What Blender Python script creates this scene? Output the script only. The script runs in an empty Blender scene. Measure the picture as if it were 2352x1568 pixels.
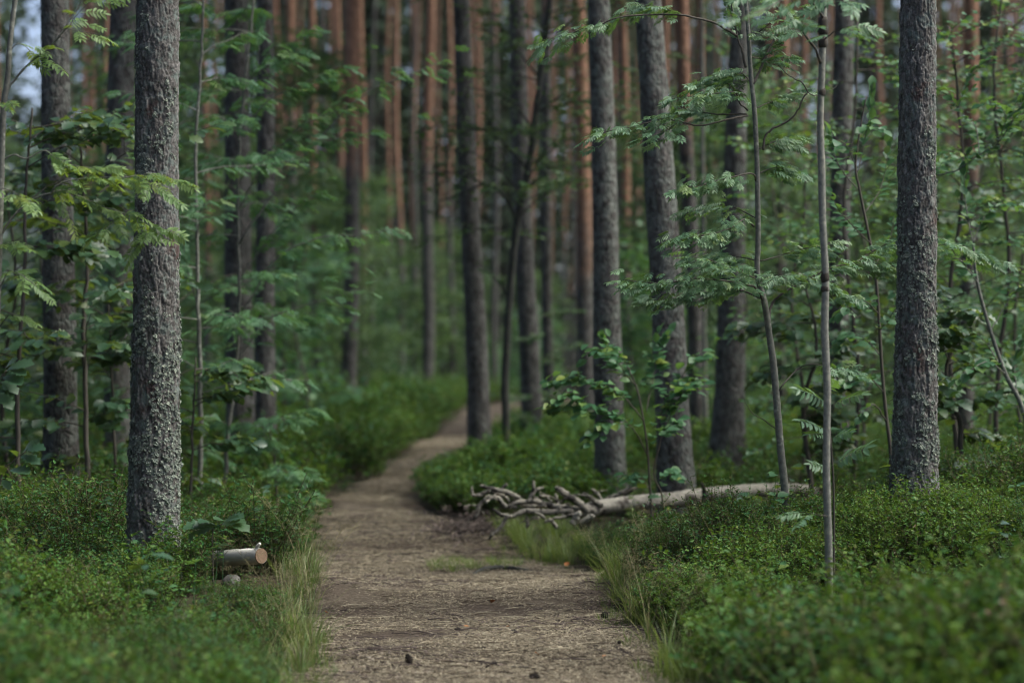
import bpy, math, random
import numpy as np
from mathutils import Matrix, Vector

# ------------------------------------------------------------------ camera, sky, sun, exposure
sc = bpy.context.scene
C = sc.collection
F, CX, HY, CAMZ = 5553.0, 1176.0, 848.0, 1.46          # focal length in photo pixels (2352 wide), principal column, horizon row, eye height

cam = bpy.data.cameras.new('camera')
cam.lens = 85.0
cam.sensor_width = 36.0
cam.shift_y = (HY - 784.0) / 2352.0
cam.clip_start = 0.1
cam.clip_end = 2000.0
cam.dof.use_dof = True
cam.dof.focus_distance = 14.0
cam.dof.aperture_fstop = 1.4
cam_ob = bpy.data.objects.new('camera', cam)
C.objects.link(cam_ob)
cam_ob.location = (0, 0, CAMZ)
cam_ob.rotation_euler = (math.radians(90), 0, 0)
sc.camera = cam_ob

SUN_EL, SUN_AZ = math.radians(54), math.radians(92)   # azimuth clockwise from +Y (view direction): high and to the right, as the lit right flanks of the trunks show
world = bpy.data.worlds.new('World')
sc.world = world
world.use_nodes = True
wn = world.node_tree.nodes
sky = wn.new('ShaderNodeTexSky')
sky.sky_type = 'NISHITA'
sky.sun_disc = False
sky.sun_elevation = SUN_EL
sky.sun_rotation = SUN_AZ
sky.air_density = 0.55
sky.dust_density = 4.0
sky.ozone_density = 0.6
world.node_tree.links.new(sky.outputs[0], wn['Background'].inputs[0])
wn['Background'].inputs[1].default_value = 0.11

sun = bpy.data.lights.new('sun', 'SUN')
sun.energy = 1.5
sun.angle = math.radians(28)
sun.color = (0.96, 1.0, 0.89)
sun_ob = bpy.data.objects.new('sun', sun)
C.objects.link(sun_ob)
sun_ob.location = (20, -10, 30)
sd = Vector((math.sin(SUN_AZ) * math.cos(SUN_EL), math.cos(SUN_AZ) * math.cos(SUN_EL), math.sin(SUN_EL)))
sun_ob.rotation_euler = sd.to_track_quat('Z', 'Y').to_euler()

sc.view_settings.view_transform = 'Standard'
sc.view_settings.look = 'None'
sc.view_settings.exposure = 1.55
sc.view_settings.gamma = 1.0
sc.view_settings.use_curve_mapping = False
sc.render.engine = 'CYCLES'
sc.cycles.max_bounces = 7
sc.cycles.diffuse_bounces = 4
sc.cycles.glossy_bounces = 2
sc.cycles.transmission_bounces = 4
sc.cycles.volume_bounces = 0
sc.cycles.caustics_reflective = False
sc.cycles.caustics_refractive = False
sc.cycles.use_denoising = True
sc.cycles.filter_width = 1.15

RS = np.random.RandomState(7)
random.seed(7)


def P(x, y, d):
    """a point at depth d seen at photo pixel (x, y)"""
    return np.array([(x - CX) / F * d, d, CAMZ - (y - HY) / F * d])


def PL(pts, d):
    """polyline of (x, y) or (x, y, extra depth)"""
    return np.array([P(p[0], p[1], d + (p[2] if len(p) > 2 else 0.0)) for p in pts])


# ------------------------------------------------------------------ noise
def _hash(ix, iy, seed):
    h = (ix.astype(np.int64) * 374761393 + iy.astype(np.int64) * 668265263 + seed * 1442695041) & 0xFFFFFFFF
    h = ((h ^ (h >> 13)) * 1274126177) & 0xFFFFFFFF
    h = h ^ (h >> 16)
    return (h & 0xFFFFFF) / float(0xFFFFFF)


def noise2(x, y, seed=0, wrapx=None):
    x = np.asarray(x, float); y = np.asarray(y, float)
    ix = np.floor(x); iy = np.floor(y)
    fx = x - ix; fy = y - iy
    fx = fx * fx * (3 - 2 * fx); fy = fy * fy * (3 - 2 * fy)
    ix = ix.astype(np.int64); iy = iy.astype(np.int64)
    ix1 = ix + 1
    if wrapx:
        ix = ix % wrapx; ix1 = ix1 % wrapx
    a = _hash(ix, iy, seed); b = _hash(ix1, iy, seed)
    c = _hash(ix, iy + 1, seed); d = _hash(ix1, iy + 1, seed)
    return (a + (b - a) * fx) * (1 - fy) + (c + (d - c) * fx) * fy


def fbm2(x, y, seed=0, octv=3):
    s = 0; a = 0.5
    for o in range(octv):
        s = s + a * (noise2(x * 2 ** o, y * 2 ** o, seed + 17 * o) - 0.5)
        a *= 0.5
    return s


# ------------------------------------------------------------------ terrain: path profile and banks
#        depth, photo row of the path surface, left edge px, right edge px
PT = np.array([
    (6.0, 2199, 700, 1900), (9.0, 1749, 712, 1640), (11.3, 1566, 720, 1535), (14.0, 1428, 708, 1430), (17.0, 1325, 716, 1385),
    (18.5, 1288, 745, 1200), (20.5, 1220, 748, 1130), (22.0, 1178, 742, 985), (23.2, 1150, 778, 962), (25.0, 1110, 862, 968),
    (28.0, 1060, 930, 1025), (32.0, 1015, 985, 1095), (37.0, 975, 1030, 1130), (43.0, 950, 1056, 1165),
    (50.0, 936, 1080, 1240), (56.0, 927, 1140, 1330), (62.0, 920, 1240, 1420), (70.0, 915, 1370, 1520)])
PD = PT[:, 0]
PZ = CAMZ - (PT[:, 1] - HY) * PD / F
PXL = (PT[:, 2] - CX) / F * PD
PXR = (PT[:, 3] - CX) / F * PD


def path_l(d): return np.interp(d, PD, PXL)
def path_r(d): return np.interp(d, PD, PXR)


CTRL = [(-2.0, 13.5, .22), (-3.0, 12, .25), (-1.7, 11, .10), (-3, 16, .30), (-5, 14, .38), (-6, 20, .42), (-1.75, 15.5, .16),
        (-2.4, 18, .22), (-2.1, 21, .17), (-2.4, 24, .30), (-2.2, 27, .34), (-2.0, 32, .42), (-4, 30, .45), (-3, 40, .50),
        (-8, 40, .6), (-15, 50, .62), (-2.2, 9, .1), (-4, 8, .3),
        (1.6, 12.3, .10), (2.4, 14.5, .50), (1.6, 14.5, .32), (1.0, 12, .05), (2.4, 10.8, .18), (4, 12, .45), (4, 16, .62),
        (1.1, 16.5, .10), (2.3, 17, .32), (.7, 19, .14), (1.5, 19.3, .24), (2.5, 19.8, .40), (5, 20, .6), (.1, 23, .18),
        (-.35, 24.5, .30), (.6, 26, .35), (2, 26, .40), (3, 30, .5), (6, 35, .6), (1, 34, .5), (2.5, 45, .6), (15, 50, .7),
        (2.2, 8, .1), (4, 8, .3), (-12, 30, .6), (12, 30, .7)]
for _d, _z, _l, _r in zip(PD, PZ, PXL, PXR):
    CTRL += [(_l, _d, _z), ((_l + _r) / 2, _d, _z), (_r, _d, _z)]
CTRL = np.array(CTRL)
_CU = CTRL[:, 0] * 14.0 / CTRL[:, 1]
_CV = 9.0 * np.log(CTRL[:, 1])


def ground(x, d, bumps=True):
    x = np.atleast_1d(np.asarray(x, float)); d = np.atleast_1d(np.asarray(d, float))
    shp = x.shape
    xf = x.ravel(); df = d.ravel()
    dc = np.clip(df, 7.0, 75.0)
    xc = np.clip(xf, -0.6 * dc, 0.6 * dc)
    u = xc * 14.0 / dc
    v = 9.0 * np.log(dc)
    out = np.empty_like(u)
    for i in range(0, len(u), 20000):
        r2 = (u[i:i + 20000, None] - _CU) ** 2 + (v[i:i + 20000, None] - _CV) ** 2 + 0.02
        w = r2 ** -2.0
        out[i:i + 20000] = (w * CTRL[:, 2]).sum(1) / w.sum(1)
    if bumps:
        off = np.maximum(path_l(df) - xf, xf - path_r(df))
        m = np.clip(off / 0.6, 0, 1)
        out += m * (0.16 * fbm2(xf * 0.9, df * 0.9, 3) + .22 * fbm2(xf * 1.9, df * 1.5, 6, 2)) + 0.02 * fbm2(xf * 3, df * 3, 5)
    return out.reshape(shp)


def gz(x, d): return float(ground(x, d)[0])


# ------------------------------------------------------------------ mesh building
class MB:
    def __init__(s):
        s.V = []; s.T = []; s.Q = []; s.A = []; s.n = 0

    def add(s, V, T=None, Q=None, tint=0.0):
        V = np.asarray(V, float).reshape(-1, 3)
        s.V.append(V)
        s.A.append(np.full(len(V), tint) if np.isscalar(tint) else np.asarray(tint, float))
        if T is not None and len(T): s.T.append(np.asarray(T, np.int64).reshape(-1, 3) + s.n)
        if Q is not None and len(Q): s.Q.append(np.asarray(Q, np.int64).reshape(-1, 4) + s.n)
        s.n += len(V)
        return s

    def tube(s, pts, rad, sides=8, rough=0.0, seed=0, cap=True, tint=0.0):
        pts = np.asarray(pts, float)
        n = len(pts)
        rad = np.full(n, rad) if np.isscalar(rad) else np.asarray(rad, float)
        if len(rad) != n: rad = np.interp(np.linspace(0, 1, n), np.linspace(0, 1, len(rad)), rad)
        tg = np.gradient(pts, axis=0)
        tg /= np.linalg.norm(tg, axis=1)[:, None] + 1e-9
        ref = np.array([1.0, 0, 0]) if abs(tg[:, 0]).mean() < 0.7 else np.array([0, 0, 1.0])
        a = np.cross(tg, ref); a /= np.linalg.norm(a, axis=1)[:, None] + 1e-9
        b = np.cross(tg, a)
        th = np.linspace(0, 2 * np.pi, sides, endpoint=False)
        rr = rad[:, None] * np.ones(sides)
        if rough:
            rs = np.random.RandomState(seed + 11)
            rr = rr * (1 + rough * (rs.rand(n, sides) - .5) * 2)
        V = pts[:, None, :] + rr[..., None] * (np.cos(th)[None, :, None] * a[:, None, :] + np.sin(th)[None, :, None] * b[:, None, :])
        V = V.reshape(-1, 3)
        i = np.arange(n - 1)[:, None] * sides
        j = np.arange(sides)[None, :]
        k = (j + 1) % sides
        Q = np.stack([i + j, i + k, i + sides + k, i + sides + j], -1).reshape(-1, 4)
        T = []
        if cap:
            V = np.vstack([V, pts[:1], pts[-1:]])
            c0, c1 = n * sides, n * sides + 1
            for q in range(sides):
                T.append((c0, (q + 1) % sides, q))
                T.append((c1, (n - 1) * sides + q, (n - 1) * sides + (q + 1) % sides))
        return s.add(V, T, Q, tint)

    def stamp(s, tpl, mats, pos, tint):
        """copies of a template (V, T): mats (m,3,3) with columns = local axes, pos (m,3)"""
        tv, tt = tpl
        m = len(pos)
        V = np.einsum('mij,nj->mni', mats, tv) + np.asarray(pos)[:, None, :]
        T = tt[None] + (np.arange(m) * len(tv))[:, None, None]
        return s.add(V.reshape(-1, 3), T.reshape(-1, 3), None, np.repeat(np.asarray(tint, float), len(tv)))

    def mesh(s, name, mat, smooth=True, origin=(0, 0, 0)):
        V = np.vstack(s.V) - np.asarray(origin, float)
        T = np.vstack(s.T) if s.T else np.zeros((0, 3), np.int64)
        Q = np.vstack(s.Q) if s.Q else np.zeros((0, 4), np.int64)
        me = bpy.data.meshes.new(name)
        me.vertices.add(len(V))
        me.vertices.foreach_set('co', V.astype(np.float32).ravel())
        loops = np.concatenate([T.ravel(), Q.ravel()]).astype(np.int32)
        me.loops.add(len(loops))
        me.loops.foreach_set('vertex_index', loops)
        nt, nq = len(T), len(Q)
        me.polygons.add(nt + nq)
        st = np.concatenate([np.arange(nt) * 3, nt * 3 + np.arange(nq) * 4]).astype(np.int32)
        me.polygons.foreach_set('loop_start', st)
        me.polygons.foreach_set('use_smooth', np.full(nt + nq, smooth, dtype=bool))
        at = me.attributes.new('tint', 'FLOAT', 'POINT')
        at.data.foreach_set('value', np.concatenate(s.A).astype(np.float32))
        me.update(calc_edges=True)
        if mat: me.materials.append(mat)
        return me

    def obj(s, name, mat, parent=None, smooth=True, origin=(0, 0, 0), loc=None):
        o = bpy.data.objects.new(name, s.mesh(name, mat, smooth, origin))
        C.objects.link(o)
        if parent is not None: o.parent = parent
        if loc is not None: o.location = loc
        return o


def tag(o, label=None, cat=None, group=None, kind=None):
    if label: o['label'] = label
    if cat: o['category'] = cat
    if group: o['group'] = group
    if kind: o['kind'] = kind
    return o


def thing(name, label, cat, loc, group=None):
    o = bpy.data.objects.new(name, None)
    o.empty_display_size = 0.1
    C.objects.link(o)
    o.location = [float(v) for v in loc]
    return tag(o, label, cat, group)


def orient(dirs, ups):
    """(m,3) leaf axes and upward hints -> (m,3,3) with columns X, Y(axis), Z(normal)"""
    d = dirs / (np.linalg.norm(dirs, axis=1)[:, None] + 1e-9)
    x = np.cross(d, ups); x /= np.linalg.norm(x, axis=1)[:, None] + 1e-9
    z = np.cross(x, d)
    return np.stack([x, d, z], -1)


def smooth_poly(pts, n, jit=0.0, seed=0):
    """Catmull-Rom resample of a polyline"""
    pts = np.asarray(pts, float)
    if len(pts) == 2:
        out = pts[0] + (pts[1] - pts[0]) * np.linspace(0, 1, n)[:, None]
    else:
        e = np.vstack([2 * pts[0] - pts[1], pts, 2 * pts[-1] - pts[-2]])
        t = np.linspace(0, len(pts) - 1 - 1e-6, n)
        i = t.astype(int); f = (t - i)[:, None]
        p0, p1, p2, p3 = e[i], e[i + 1], e[i + 2], e[i + 3]
        out = .5 * (2 * p1 + (p2 - p0) * f + (2 * p0 - 5 * p1 + 4 * p2 - p3) * f ** 2 + (3 * p1 - p0 - 3 * p2 + p3) * f ** 3)
    if jit:
        out = out + np.random.RandomState(seed + 5).normal(0, jit, out.shape)
    return out


# ------------------------------------------------------------------ materials
def new_mat(name):
    m = bpy.data.materials.new(name)
    m.use_nodes = True
    nt = m.node_tree
    for n in list(nt.nodes): nt.nodes.remove(n)
    return m, nt, nt.nodes, nt.links


def N(nt, typ, **kw):
    n = nt.nodes.new(typ)
    for k, v in kw.items():
        if k.startswith('i_'):
            n.inputs[int(k[2:])].default_value = v
        else:
            setattr(n, k, v)
    return n


def ramp(nt, stops, interp='LINEAR'):
    r = nt.nodes.new('ShaderNodeValToRGB')
    r.color_ramp.interpolation = interp
    el = r.color_ramp.elements
    while len(el) < len(stops): el.new(0.5)
    for e, (p, c) in zip(el, stops):
        e.position = p
        e.color = (c[0], c[1], c[2], 1) if not np.isscalar(c) else (c, c, c, 1)
    return r


def leaf_mat(name, stops, trans=0.35, rough=0.5, tcol=(0.16, 0.26, 0.04), spec=0.4):
    m, nt, nd, lk = new_mat(name)
    at = N(nt, 'ShaderNodeAttribute', attribute_name='tint')
    oi = N(nt, 'ShaderNodeObjectInfo')
    sc_ = N(nt, 'ShaderNodeMath', operation='MULTIPLY', i_1=0.6); lk.new(oi.outputs['Random'], sc_.inputs[0])
    ad = N(nt, 'ShaderNodeMath', operation='ADD'); lk.new(at.outputs['Fac'], ad.inputs[0]); lk.new(sc_.outputs[0], ad.inputs[1])
    fr = N(nt, 'ShaderNodeMath', operation='FRACT'); lk.new(ad.outputs[0], fr.inputs[0])
    rp = ramp(nt, stops); lk.new(fr.outputs[0], rp.inputs[0])
    tc = N(nt, 'ShaderNodeTexCoord')
    nz = N(nt, 'ShaderNodeTexNoise'); nz.inputs['Scale'].default_value = 45.0; nz.inputs['Detail'].default_value = 2.0
    lk.new(tc.outputs['Object'], nz.inputs['Vector'])
    hs = N(nt, 'ShaderNodeHueSaturation')
    mr = N(nt, 'ShaderNodeMapRange'); mr.inputs[1].default_value = .25; mr.inputs[2].default_value = .75; mr.inputs[3].default_value = .78; mr.inputs[4].default_value = 1.22
    lk.new(nz.outputs['Fac'], mr.inputs[0]); lk.new(mr.outputs[0], hs.inputs['Value'])
    lk.new(rp.outputs[0], hs.inputs['Color'])
    b = N(nt, 'ShaderNodeBsdfPrincipled')
    b.inputs['Roughness'].default_value = rough
    b.inputs['Specular IOR Level'].default_value = spec
    lk.new(hs.outputs[0], b.inputs['Base Color'])
    t = N(nt, 'ShaderNodeBsdfTranslucent'); t.inputs[0].default_value = (*tcol, 1)
    mx = N(nt, 'ShaderNodeMixShader'); mx.inputs[0].default_value = trans
    lk.new(b.outputs[0], mx.inputs[1]); lk.new(t.outputs[0], mx.inputs[2])
    out = N(nt, 'ShaderNodeOutputMaterial')
    lk.new(mx.outputs[0], out.inputs[0])
    return m


def wood_mat(name, c1, c2, scale=(30, 30, 6), rough=0.85, bump=0.4, spots=None, spot_scale=14.0, spot_lo=.58):
    m, nt, nd, lk = new_mat(name)
    tc = N(nt, 'ShaderNodeTexCoord')
    mp = N(nt, 'ShaderNodeMapping'); mp.inputs['Scale'].default_value = scale
    lk.new(tc.outputs['Object'], mp.inputs[0])
    nz = N(nt, 'ShaderNodeTexNoise'); nz.inputs['Scale'].default_value = 1.0; nz.inputs['Detail'].default_value = 6.0; nz.inputs['Roughness'].default_value = .65
    lk.new(mp.outputs[0], nz.inputs['Vector'])
    rp = ramp(nt, [(.32, c1), (.68, c2)]); lk.new(nz.outputs['Fac'], rp.inputs[0])
    col = rp.outputs[0]
    if spots:
        n2 = N(nt, 'ShaderNodeTexNoise'); n2.inputs['Scale'].default_value = spot_scale; n2.inputs['Detail'].default_value = 3.0
        lk.new(tc.outputs['Object'], n2.inputs['Vector'])
        r2 = ramp(nt, [(spot_lo, 0.0), (spot_lo + .08, 1.0)]); lk.new(n2.outputs['Fac'], r2.inputs[0])
        mx = N(nt, 'ShaderNodeMix', data_type='RGBA'); lk.new(r2.outputs[0], mx.inputs[0]); lk.new(col, mx.inputs[6])
        mx.inputs[7].default_value = (*spots, 1); col = mx.outputs[2]
    b = N(nt, 'ShaderNodeBsdfPrincipled'); b.inputs['Roughness'].default_value = rough; b.inputs['Specular IOR Level'].default_value = .25
    lk.new(col, b.inputs['Base Color'])
    bp = N(nt, 'ShaderNodeBump'); bp.inputs['Strength'].default_value = bump; bp.inputs['Distance'].default_value = .006
    lk.new(nz.outputs['Fac'], bp.inputs['Height']); lk.new(bp.outputs[0], b.inputs['Normal'])
    out = N(nt, 'ShaderNodeOutputMaterial'); lk.new(b.outputs[0], out.inputs[0])
    return m


def pine_bark_mat():
    """object colour: R = height/20 where the bark turns orange, G = amount of lichen"""
    m, nt, nd, lk = new_mat('pine_bark')
    tc = N(nt, 'ShaderNodeTexCoord')
    oi = N(nt, 'ShaderNodeObjectInfo')
    sep = N(nt, 'ShaderNodeSeparateColor'); lk.new(oi.outputs['Color'], sep.inputs[0])
    wz = N(nt, 'ShaderNodeTexNoise'); wz.inputs['Scale'].default_value = 9.0; wz.inputs['Detail'].default_value = 3.0
    lk.new(tc.outputs['Object'], wz.inputs['Vector'])
    vm = N(nt, 'ShaderNodeVectorMath', operation='SCALE'); vm.inputs[3].default_value = .10
    lk.new(wz.outputs['Color'], vm.inputs[0])
    va = N(nt, 'ShaderNodeVectorMath', operation='ADD'); lk.new(tc.outputs['Object'], va.inputs[0]); lk.new(vm.outputs[0], va.inputs[1])
    mp = N(nt, 'ShaderNodeMapping'); mp.inputs['Scale'].default_value = (26, 26, 9); lk.new(va.outputs[0], mp.inputs[0])
    vo = N(nt, 'ShaderNodeTexVoronoi', feature='DISTANCE_TO_EDGE'); vo.inputs['Scale'].default_value = 1.0; lk.new(mp.outputs[0], vo.inputs['Vector'])
    vc = N(nt, 'ShaderNodeTexVoronoi'); vc.inputs['Scale'].default_value = 1.0; lk.new(mp.outputs[0], vc.inputs['Vector'])
    sc2 = N(nt, 'ShaderNodeSeparateColor'); lk.new(vc.outputs['Color'], sc2.inputs[0])
    plate = ramp(nt, [(0, (.034, .031, .029)), (.5, (.066, .061, .057)), (1, (.112, .105, .098))]); lk.new(sc2.outputs[0], plate.inputs[0])
    fine = N(nt, 'ShaderNodeTexNoise'); fine.inputs['Scale'].default_value = 60.0; fine.inputs['Detail'].default_value = 4.0
    lk.new(tc.outputs['Object'], fine.inputs['Vector'])
    # lichen film
    ln = N(nt, 'ShaderNodeTexNoise'); ln.inputs['Scale'].default_value = 13.0; ln.inputs['Detail'].default_value = 6.0; ln.inputs['Roughness'].default_value = .7
    lk.new(tc.outputs['Object'], ln.inputs['Vector'])
    lm = N(nt, 'ShaderNodeMapRange'); lm.inputs[1].default_value = .44; lm.inputs[2].default_value = .57
    lk.new(ln.outputs['Fac'], lm.inputs[0])
    lmul = N(nt, 'ShaderNodeMath', operation='MULTIPLY'); lk.new(lm.outputs[0], lmul.inputs[0]); lk.new(sep.outputs[1], lmul.inputs[1])
    mxl = N(nt, 'ShaderNodeMix', data_type='RGBA'); lk.new(lmul.outputs[0], mxl.inputs[0]); lk.new(plate.outputs[0], mxl.inputs[6])
    mxl.inputs[7].default_value = (.165, .185, .165, 1)
    # orange upper bark
    sx = N(nt, 'ShaderNodeSeparateXYZ'); lk.new(tc.outputs['Object'], sx.inputs[0])
    h0 = N(nt, 'ShaderNodeMath', operation='MULTIPLY', i_1=20.0); lk.new(sep.outputs[0], h0.inputs[0])
    sb = N(nt, 'ShaderNodeMath', operation='SUBTRACT'); lk.new(sx.outputs[2], sb.inputs[0]); lk.new(h0.outputs[0], sb.inputs[1])
    on = N(nt, 'ShaderNodeTexNoise'); on.inputs['Scale'].default_value = 3.5; on.inputs['Detail'].default_value = 4.0
    lk.new(tc.outputs['Object'], on.inputs['Vector'])
    om = N(nt, 'ShaderNodeMath', operation='MULTIPLY', i_1=3.0); lk.new(on.outputs['Fac'], om.inputs[0])
    oa = N(nt, 'ShaderNodeMath', operation='ADD'); lk.new(sb.outputs[0], oa.inputs[0]); lk.new(om.outputs[0], oa.inputs[1])
    of = N(nt, 'ShaderNodeMapRange'); of.inputs[1].default_value = 1.2; of.inputs[2].default_value = 2.6; lk.new(oa.outputs[0], of.inputs[0])
    orc = ramp(nt, [(.25, (.10, .056, .040)), (.5, (.22, .122, .080)), (.75, (.35, .215, .145))]); ob = N(nt, 'ShaderNodeTexNoise'); ob.inputs['Scale'].default_value = 11.0; ob.inputs['Detail'].default_value = 6.0; ob.inputs['Roughness'].default_value = .7
    lk.new(tc.outputs['Object'], ob.inputs['Vector']); lk.new(ob.outputs['Fac'], orc.inputs[0])
    mxo = N(nt, 'ShaderNodeMix', data_type='RGBA'); lk.new(of.outputs[0], mxo.inputs[0]); lk.new(mxl.outputs[2], mxo.inputs[6]); lk.new(orc.outputs[0], mxo.inputs[7])
    b = N(nt, 'ShaderNodeBsdfPrincipled'); b.inputs['Roughness'].default_value = .9; b.inputs['Specular IOR Level'].default_value = .2
    lk.new(mxo.outputs[2], b.inputs['Base Color'])
    rr = ramp(nt, [(0, 0.0), (.25, 1.0)]); lk.new(vo.outputs['Distance'], rr.inputs[0])
    ha = N(nt, 'ShaderNodeMath', operation='ADD'); lk.new(rr.outputs[0], ha.inputs[0])
    fs = N(nt, 'ShaderNodeMath', operation='MULTIPLY', i_1=.6); lk.new(fine.outputs['Fac'], fs.inputs[0]); lk.new(fs.outputs[0], ha.inputs[1])
    bp = N(nt, 'ShaderNodeBump'); bp.inputs['Strength'].default_value = .9; bp.inputs['Distance'].default_value = .012
    lk.new(ha.outputs[0], bp.inputs['Height']); lk.new(bp.outputs[0], b.inputs['Normal'])
    out = N(nt, 'ShaderNodeOutputMaterial'); lk.new(b.outputs[0], out.inputs[0])
    return m


def hero_bark_mat():
    """displaced bark: attribute tint = colour of each plate, 'under' = reddish inner bark where plates have flaked"""
    m, nt, nd, lk = new_mat('pine_bark_plates')
    tc = N(nt, 'ShaderNodeTexCoord')
    at = N(nt, 'ShaderNodeAttribute', attribute_name='tint')
    pl = ramp(nt, [(0, (.032, .029, .027)), (.35, (.074, .069, .065)), (.7, (.130, .124, .118)), (1, (.205, .20, .188))]); lk.new(at.outputs['Fac'], pl.inputs[0])
    fine = N(nt, 'ShaderNodeTexNoise'); fine.inputs['Scale'].default_value = 110.0; fine.inputs['Detail'].default_value = 5.0
    lk.new(tc.outputs['Object'], fine.inputs['Vector'])
    hs = N(nt, 'ShaderNodeHueSaturation'); mr = N(nt, 'ShaderNodeMapRange'); mr.inputs[1].default_value = .3; mr.inputs[2].default_value = .7; mr.inputs[3].default_value = .7; mr.inputs[4].default_value = 1.3
    lk.new(fine.outputs['Fac'], mr.inputs[0]); lk.new(mr.outputs[0], hs.inputs['Value']); lk.new(pl.outputs[0], hs.inputs['Color'])
    rn = N(nt, 'ShaderNodeTexNoise'); rn.inputs['Scale'].default_value = 4.5; rn.inputs['Detail'].default_value = 5.0; lk.new(tc.outputs['Object'], rn.inputs['Vector'])
    rr = ramp(nt, [(.58, 0.0), (.66, .75)]); lk.new(rn.outputs['Fac'], rr.inputs[0])
    m1 = N(nt, 'ShaderNodeMix', data_type='RGBA'); lk.new(rr.outputs[0], m1.inputs[0]); lk.new(hs.outputs[0], m1.inputs[6]); m1.inputs[7].default_value = (.070, .042, .037, 1)
    # crustose lichen film in patches
    ln = N(nt, 'ShaderNodeTexNoise'); ln.inputs['Scale'].default_value = 16.0; ln.inputs['Detail'].default_value = 8.0; ln.inputs['Roughness'].default_value = .72
    lk.new(tc.outputs['Object'], ln.inputs['Vector'])
    lr = ramp(nt, [(.49, 0.0), (.62, .85)]); lk.new(ln.outputs['Fac'], lr.inputs[0])
    m2 = N(nt, 'ShaderNodeMix', data_type='RGBA'); lk.new(lr.outputs[0], m2.inputs[0]); lk.new(m1.outputs[2], m2.inputs[6]); m2.inputs[7].default_value = (.14, .17, .155, 1)
    b = N(nt, 'ShaderNodeBsdfPrincipled'); b.inputs['Roughness'].default_value = .9; b.inputs['Specular IOR Level'].default_value = .2
    lk.new(m2.outputs[2], b.inputs['Base Color'])
    bp = N(nt, 'ShaderNodeBump'); bp.inputs['Strength'].default_value = .7; bp.inputs['Distance'].default_value = .004
    lk.new(fine.outputs['Fac'], bp.inputs['Height']); lk.new(bp.outputs[0], b.inputs['Normal'])
    out = N(nt, 'ShaderNodeOutputMaterial'); lk.new(b.outputs[0], out.inputs[0])
    return m


def ground_mat(name, stops, stops2, scale, bump, big=1.3):
    m, nt, nd, lk = new_mat(name)
    tc = N(nt, 'ShaderNodeTexCoord')
    n1 = N(nt, 'ShaderNodeTexNoise'); n1.inputs['Scale'].default_value = scale; n1.inputs['Detail'].default_value = 8.0; n1.inputs['Roughness'].default_value = .7
    n2 = N(nt, 'ShaderNodeTexNoise'); n2.inputs['Scale'].default_value = big; n2.inputs['Detail'].default_value = 4.0
    lk.new(tc.outputs['Object'], n1.inputs['Vector']); lk.new(tc.outputs['Object'], n2.inputs['Vector'])
    r1 = ramp(nt, stops); r2 = ramp(nt, stops2)
    lk.new(n1.outputs['Fac'], r1.inputs[0]); lk.new(n1.outputs['Fac'], r2.inputs[0])
    rm = ramp(nt, [(.36, 0.0), (.62, 1.0)]); lk.new(n2.outputs['Fac'], rm.inputs[0])
    mx = N(nt, 'ShaderNodeMix', data_type='RGBA'); lk.new(rm.outputs[0], mx.inputs[0]); lk.new(r1.outputs[0], mx.inputs[6]); lk.new(r2.outputs[0], mx.inputs[7])
    b = N(nt, 'ShaderNodeBsdfPrincipled'); b.inputs['Roughness'].default_value = .95; b.inputs['Specular IOR Level'].default_value = .15
    lk.new(mx.outputs[2], b.inputs['Base Color'])
    bp = N(nt, 'ShaderNodeBump'); bp.inputs['Strength'].default_value = bump; bp.inputs['Distance'].default_value = .02
    lk.new(n1.outputs['Fac'], bp.inputs['Height']); lk.new(bp.outputs[0], b.inputs['Normal'])
    out = N(nt, 'ShaderNodeOutputMaterial'); lk.new(b.outputs[0], out.inputs[0])
    return m


def flat_mat(name, stops, rough=.85, trans=0.0):
    return leaf_mat(name, stops, trans=trans, rough=rough, spec=.2)


M = {}
M['bark'] = pine_bark_mat()
M['hero_bark'] = hero_bark_mat()
M['lichen'] = flat_mat('lichen', [(0, (.12, .14, .12)), (.5, (.19, .22, .185)), (1, (.29, .32, .26))])
M['ground'] = ground_mat('forest_floor', [(.3, (.014, .016, .008)), (.7, (.038, .042, .017))], [(.3, (.020, .015, .010)), (.7, (.050, .038, .025))], 9.0, .5)
M['path'] = ground_mat('trodden_earth', [(.30, (.048, .038, .029)), (.48, (.105, .086, .064)), (.66, (.19, .160, .120))],
                       [(.30, (.026, .020, .016)), (.48, (.058, .044, .034)), (.66, (.115, .090, .068))], 42.0, 1.0, 1.4)
M['litter'] = flat_mat('pine_litter', [(0, (.055, .040, .029)), (.35, (.145, .118, .084)), (.7, (.26, .225, .160)), (1, (.37, .33, .24))])
M['bilberry'] = leaf_mat('bilberry_leaf', [(0, (.018, .078, .030)), (.35, (.028, .100, .030)), (.72, (.046, .125, .026)), (.93, (.085, .145, .026)), (1, (.12, .10, .03))], .22, .52, (.11, .21, .02), .15)
M['bilberry_fresh'] = leaf_mat('bilberry_fresh_leaf', [(0, (.040, .115, .026)), (.5, (.062, .145, .028)), (.9, (.10, .17, .028)), (1, (.13, .15, .03))], .26, .52, (.16, .27, .03), .15)
M['bilberry_brown'] = leaf_mat('bilberry_brown_leaf', [(0, (.06, .10, .035)), (.5, (.10, .11, .04)), (1, (.16, .09, .045))], .25, .5, (.16, .18, .04), .4)
M['stem'] = wood_mat('shrub_stem', (.05, .045, .022), (.10, .085, .045))
M['rowan'] = leaf_mat('rowan_leaf', [(0, (.075, .155, .090)), (.5, (.115, .215, .125)), (.9, (.15, .245, .13)), (1, (.17, .24, .08))], .30, .45, (.18, .32, .05), .35)  # sky sheen put into the pale base colour
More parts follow.
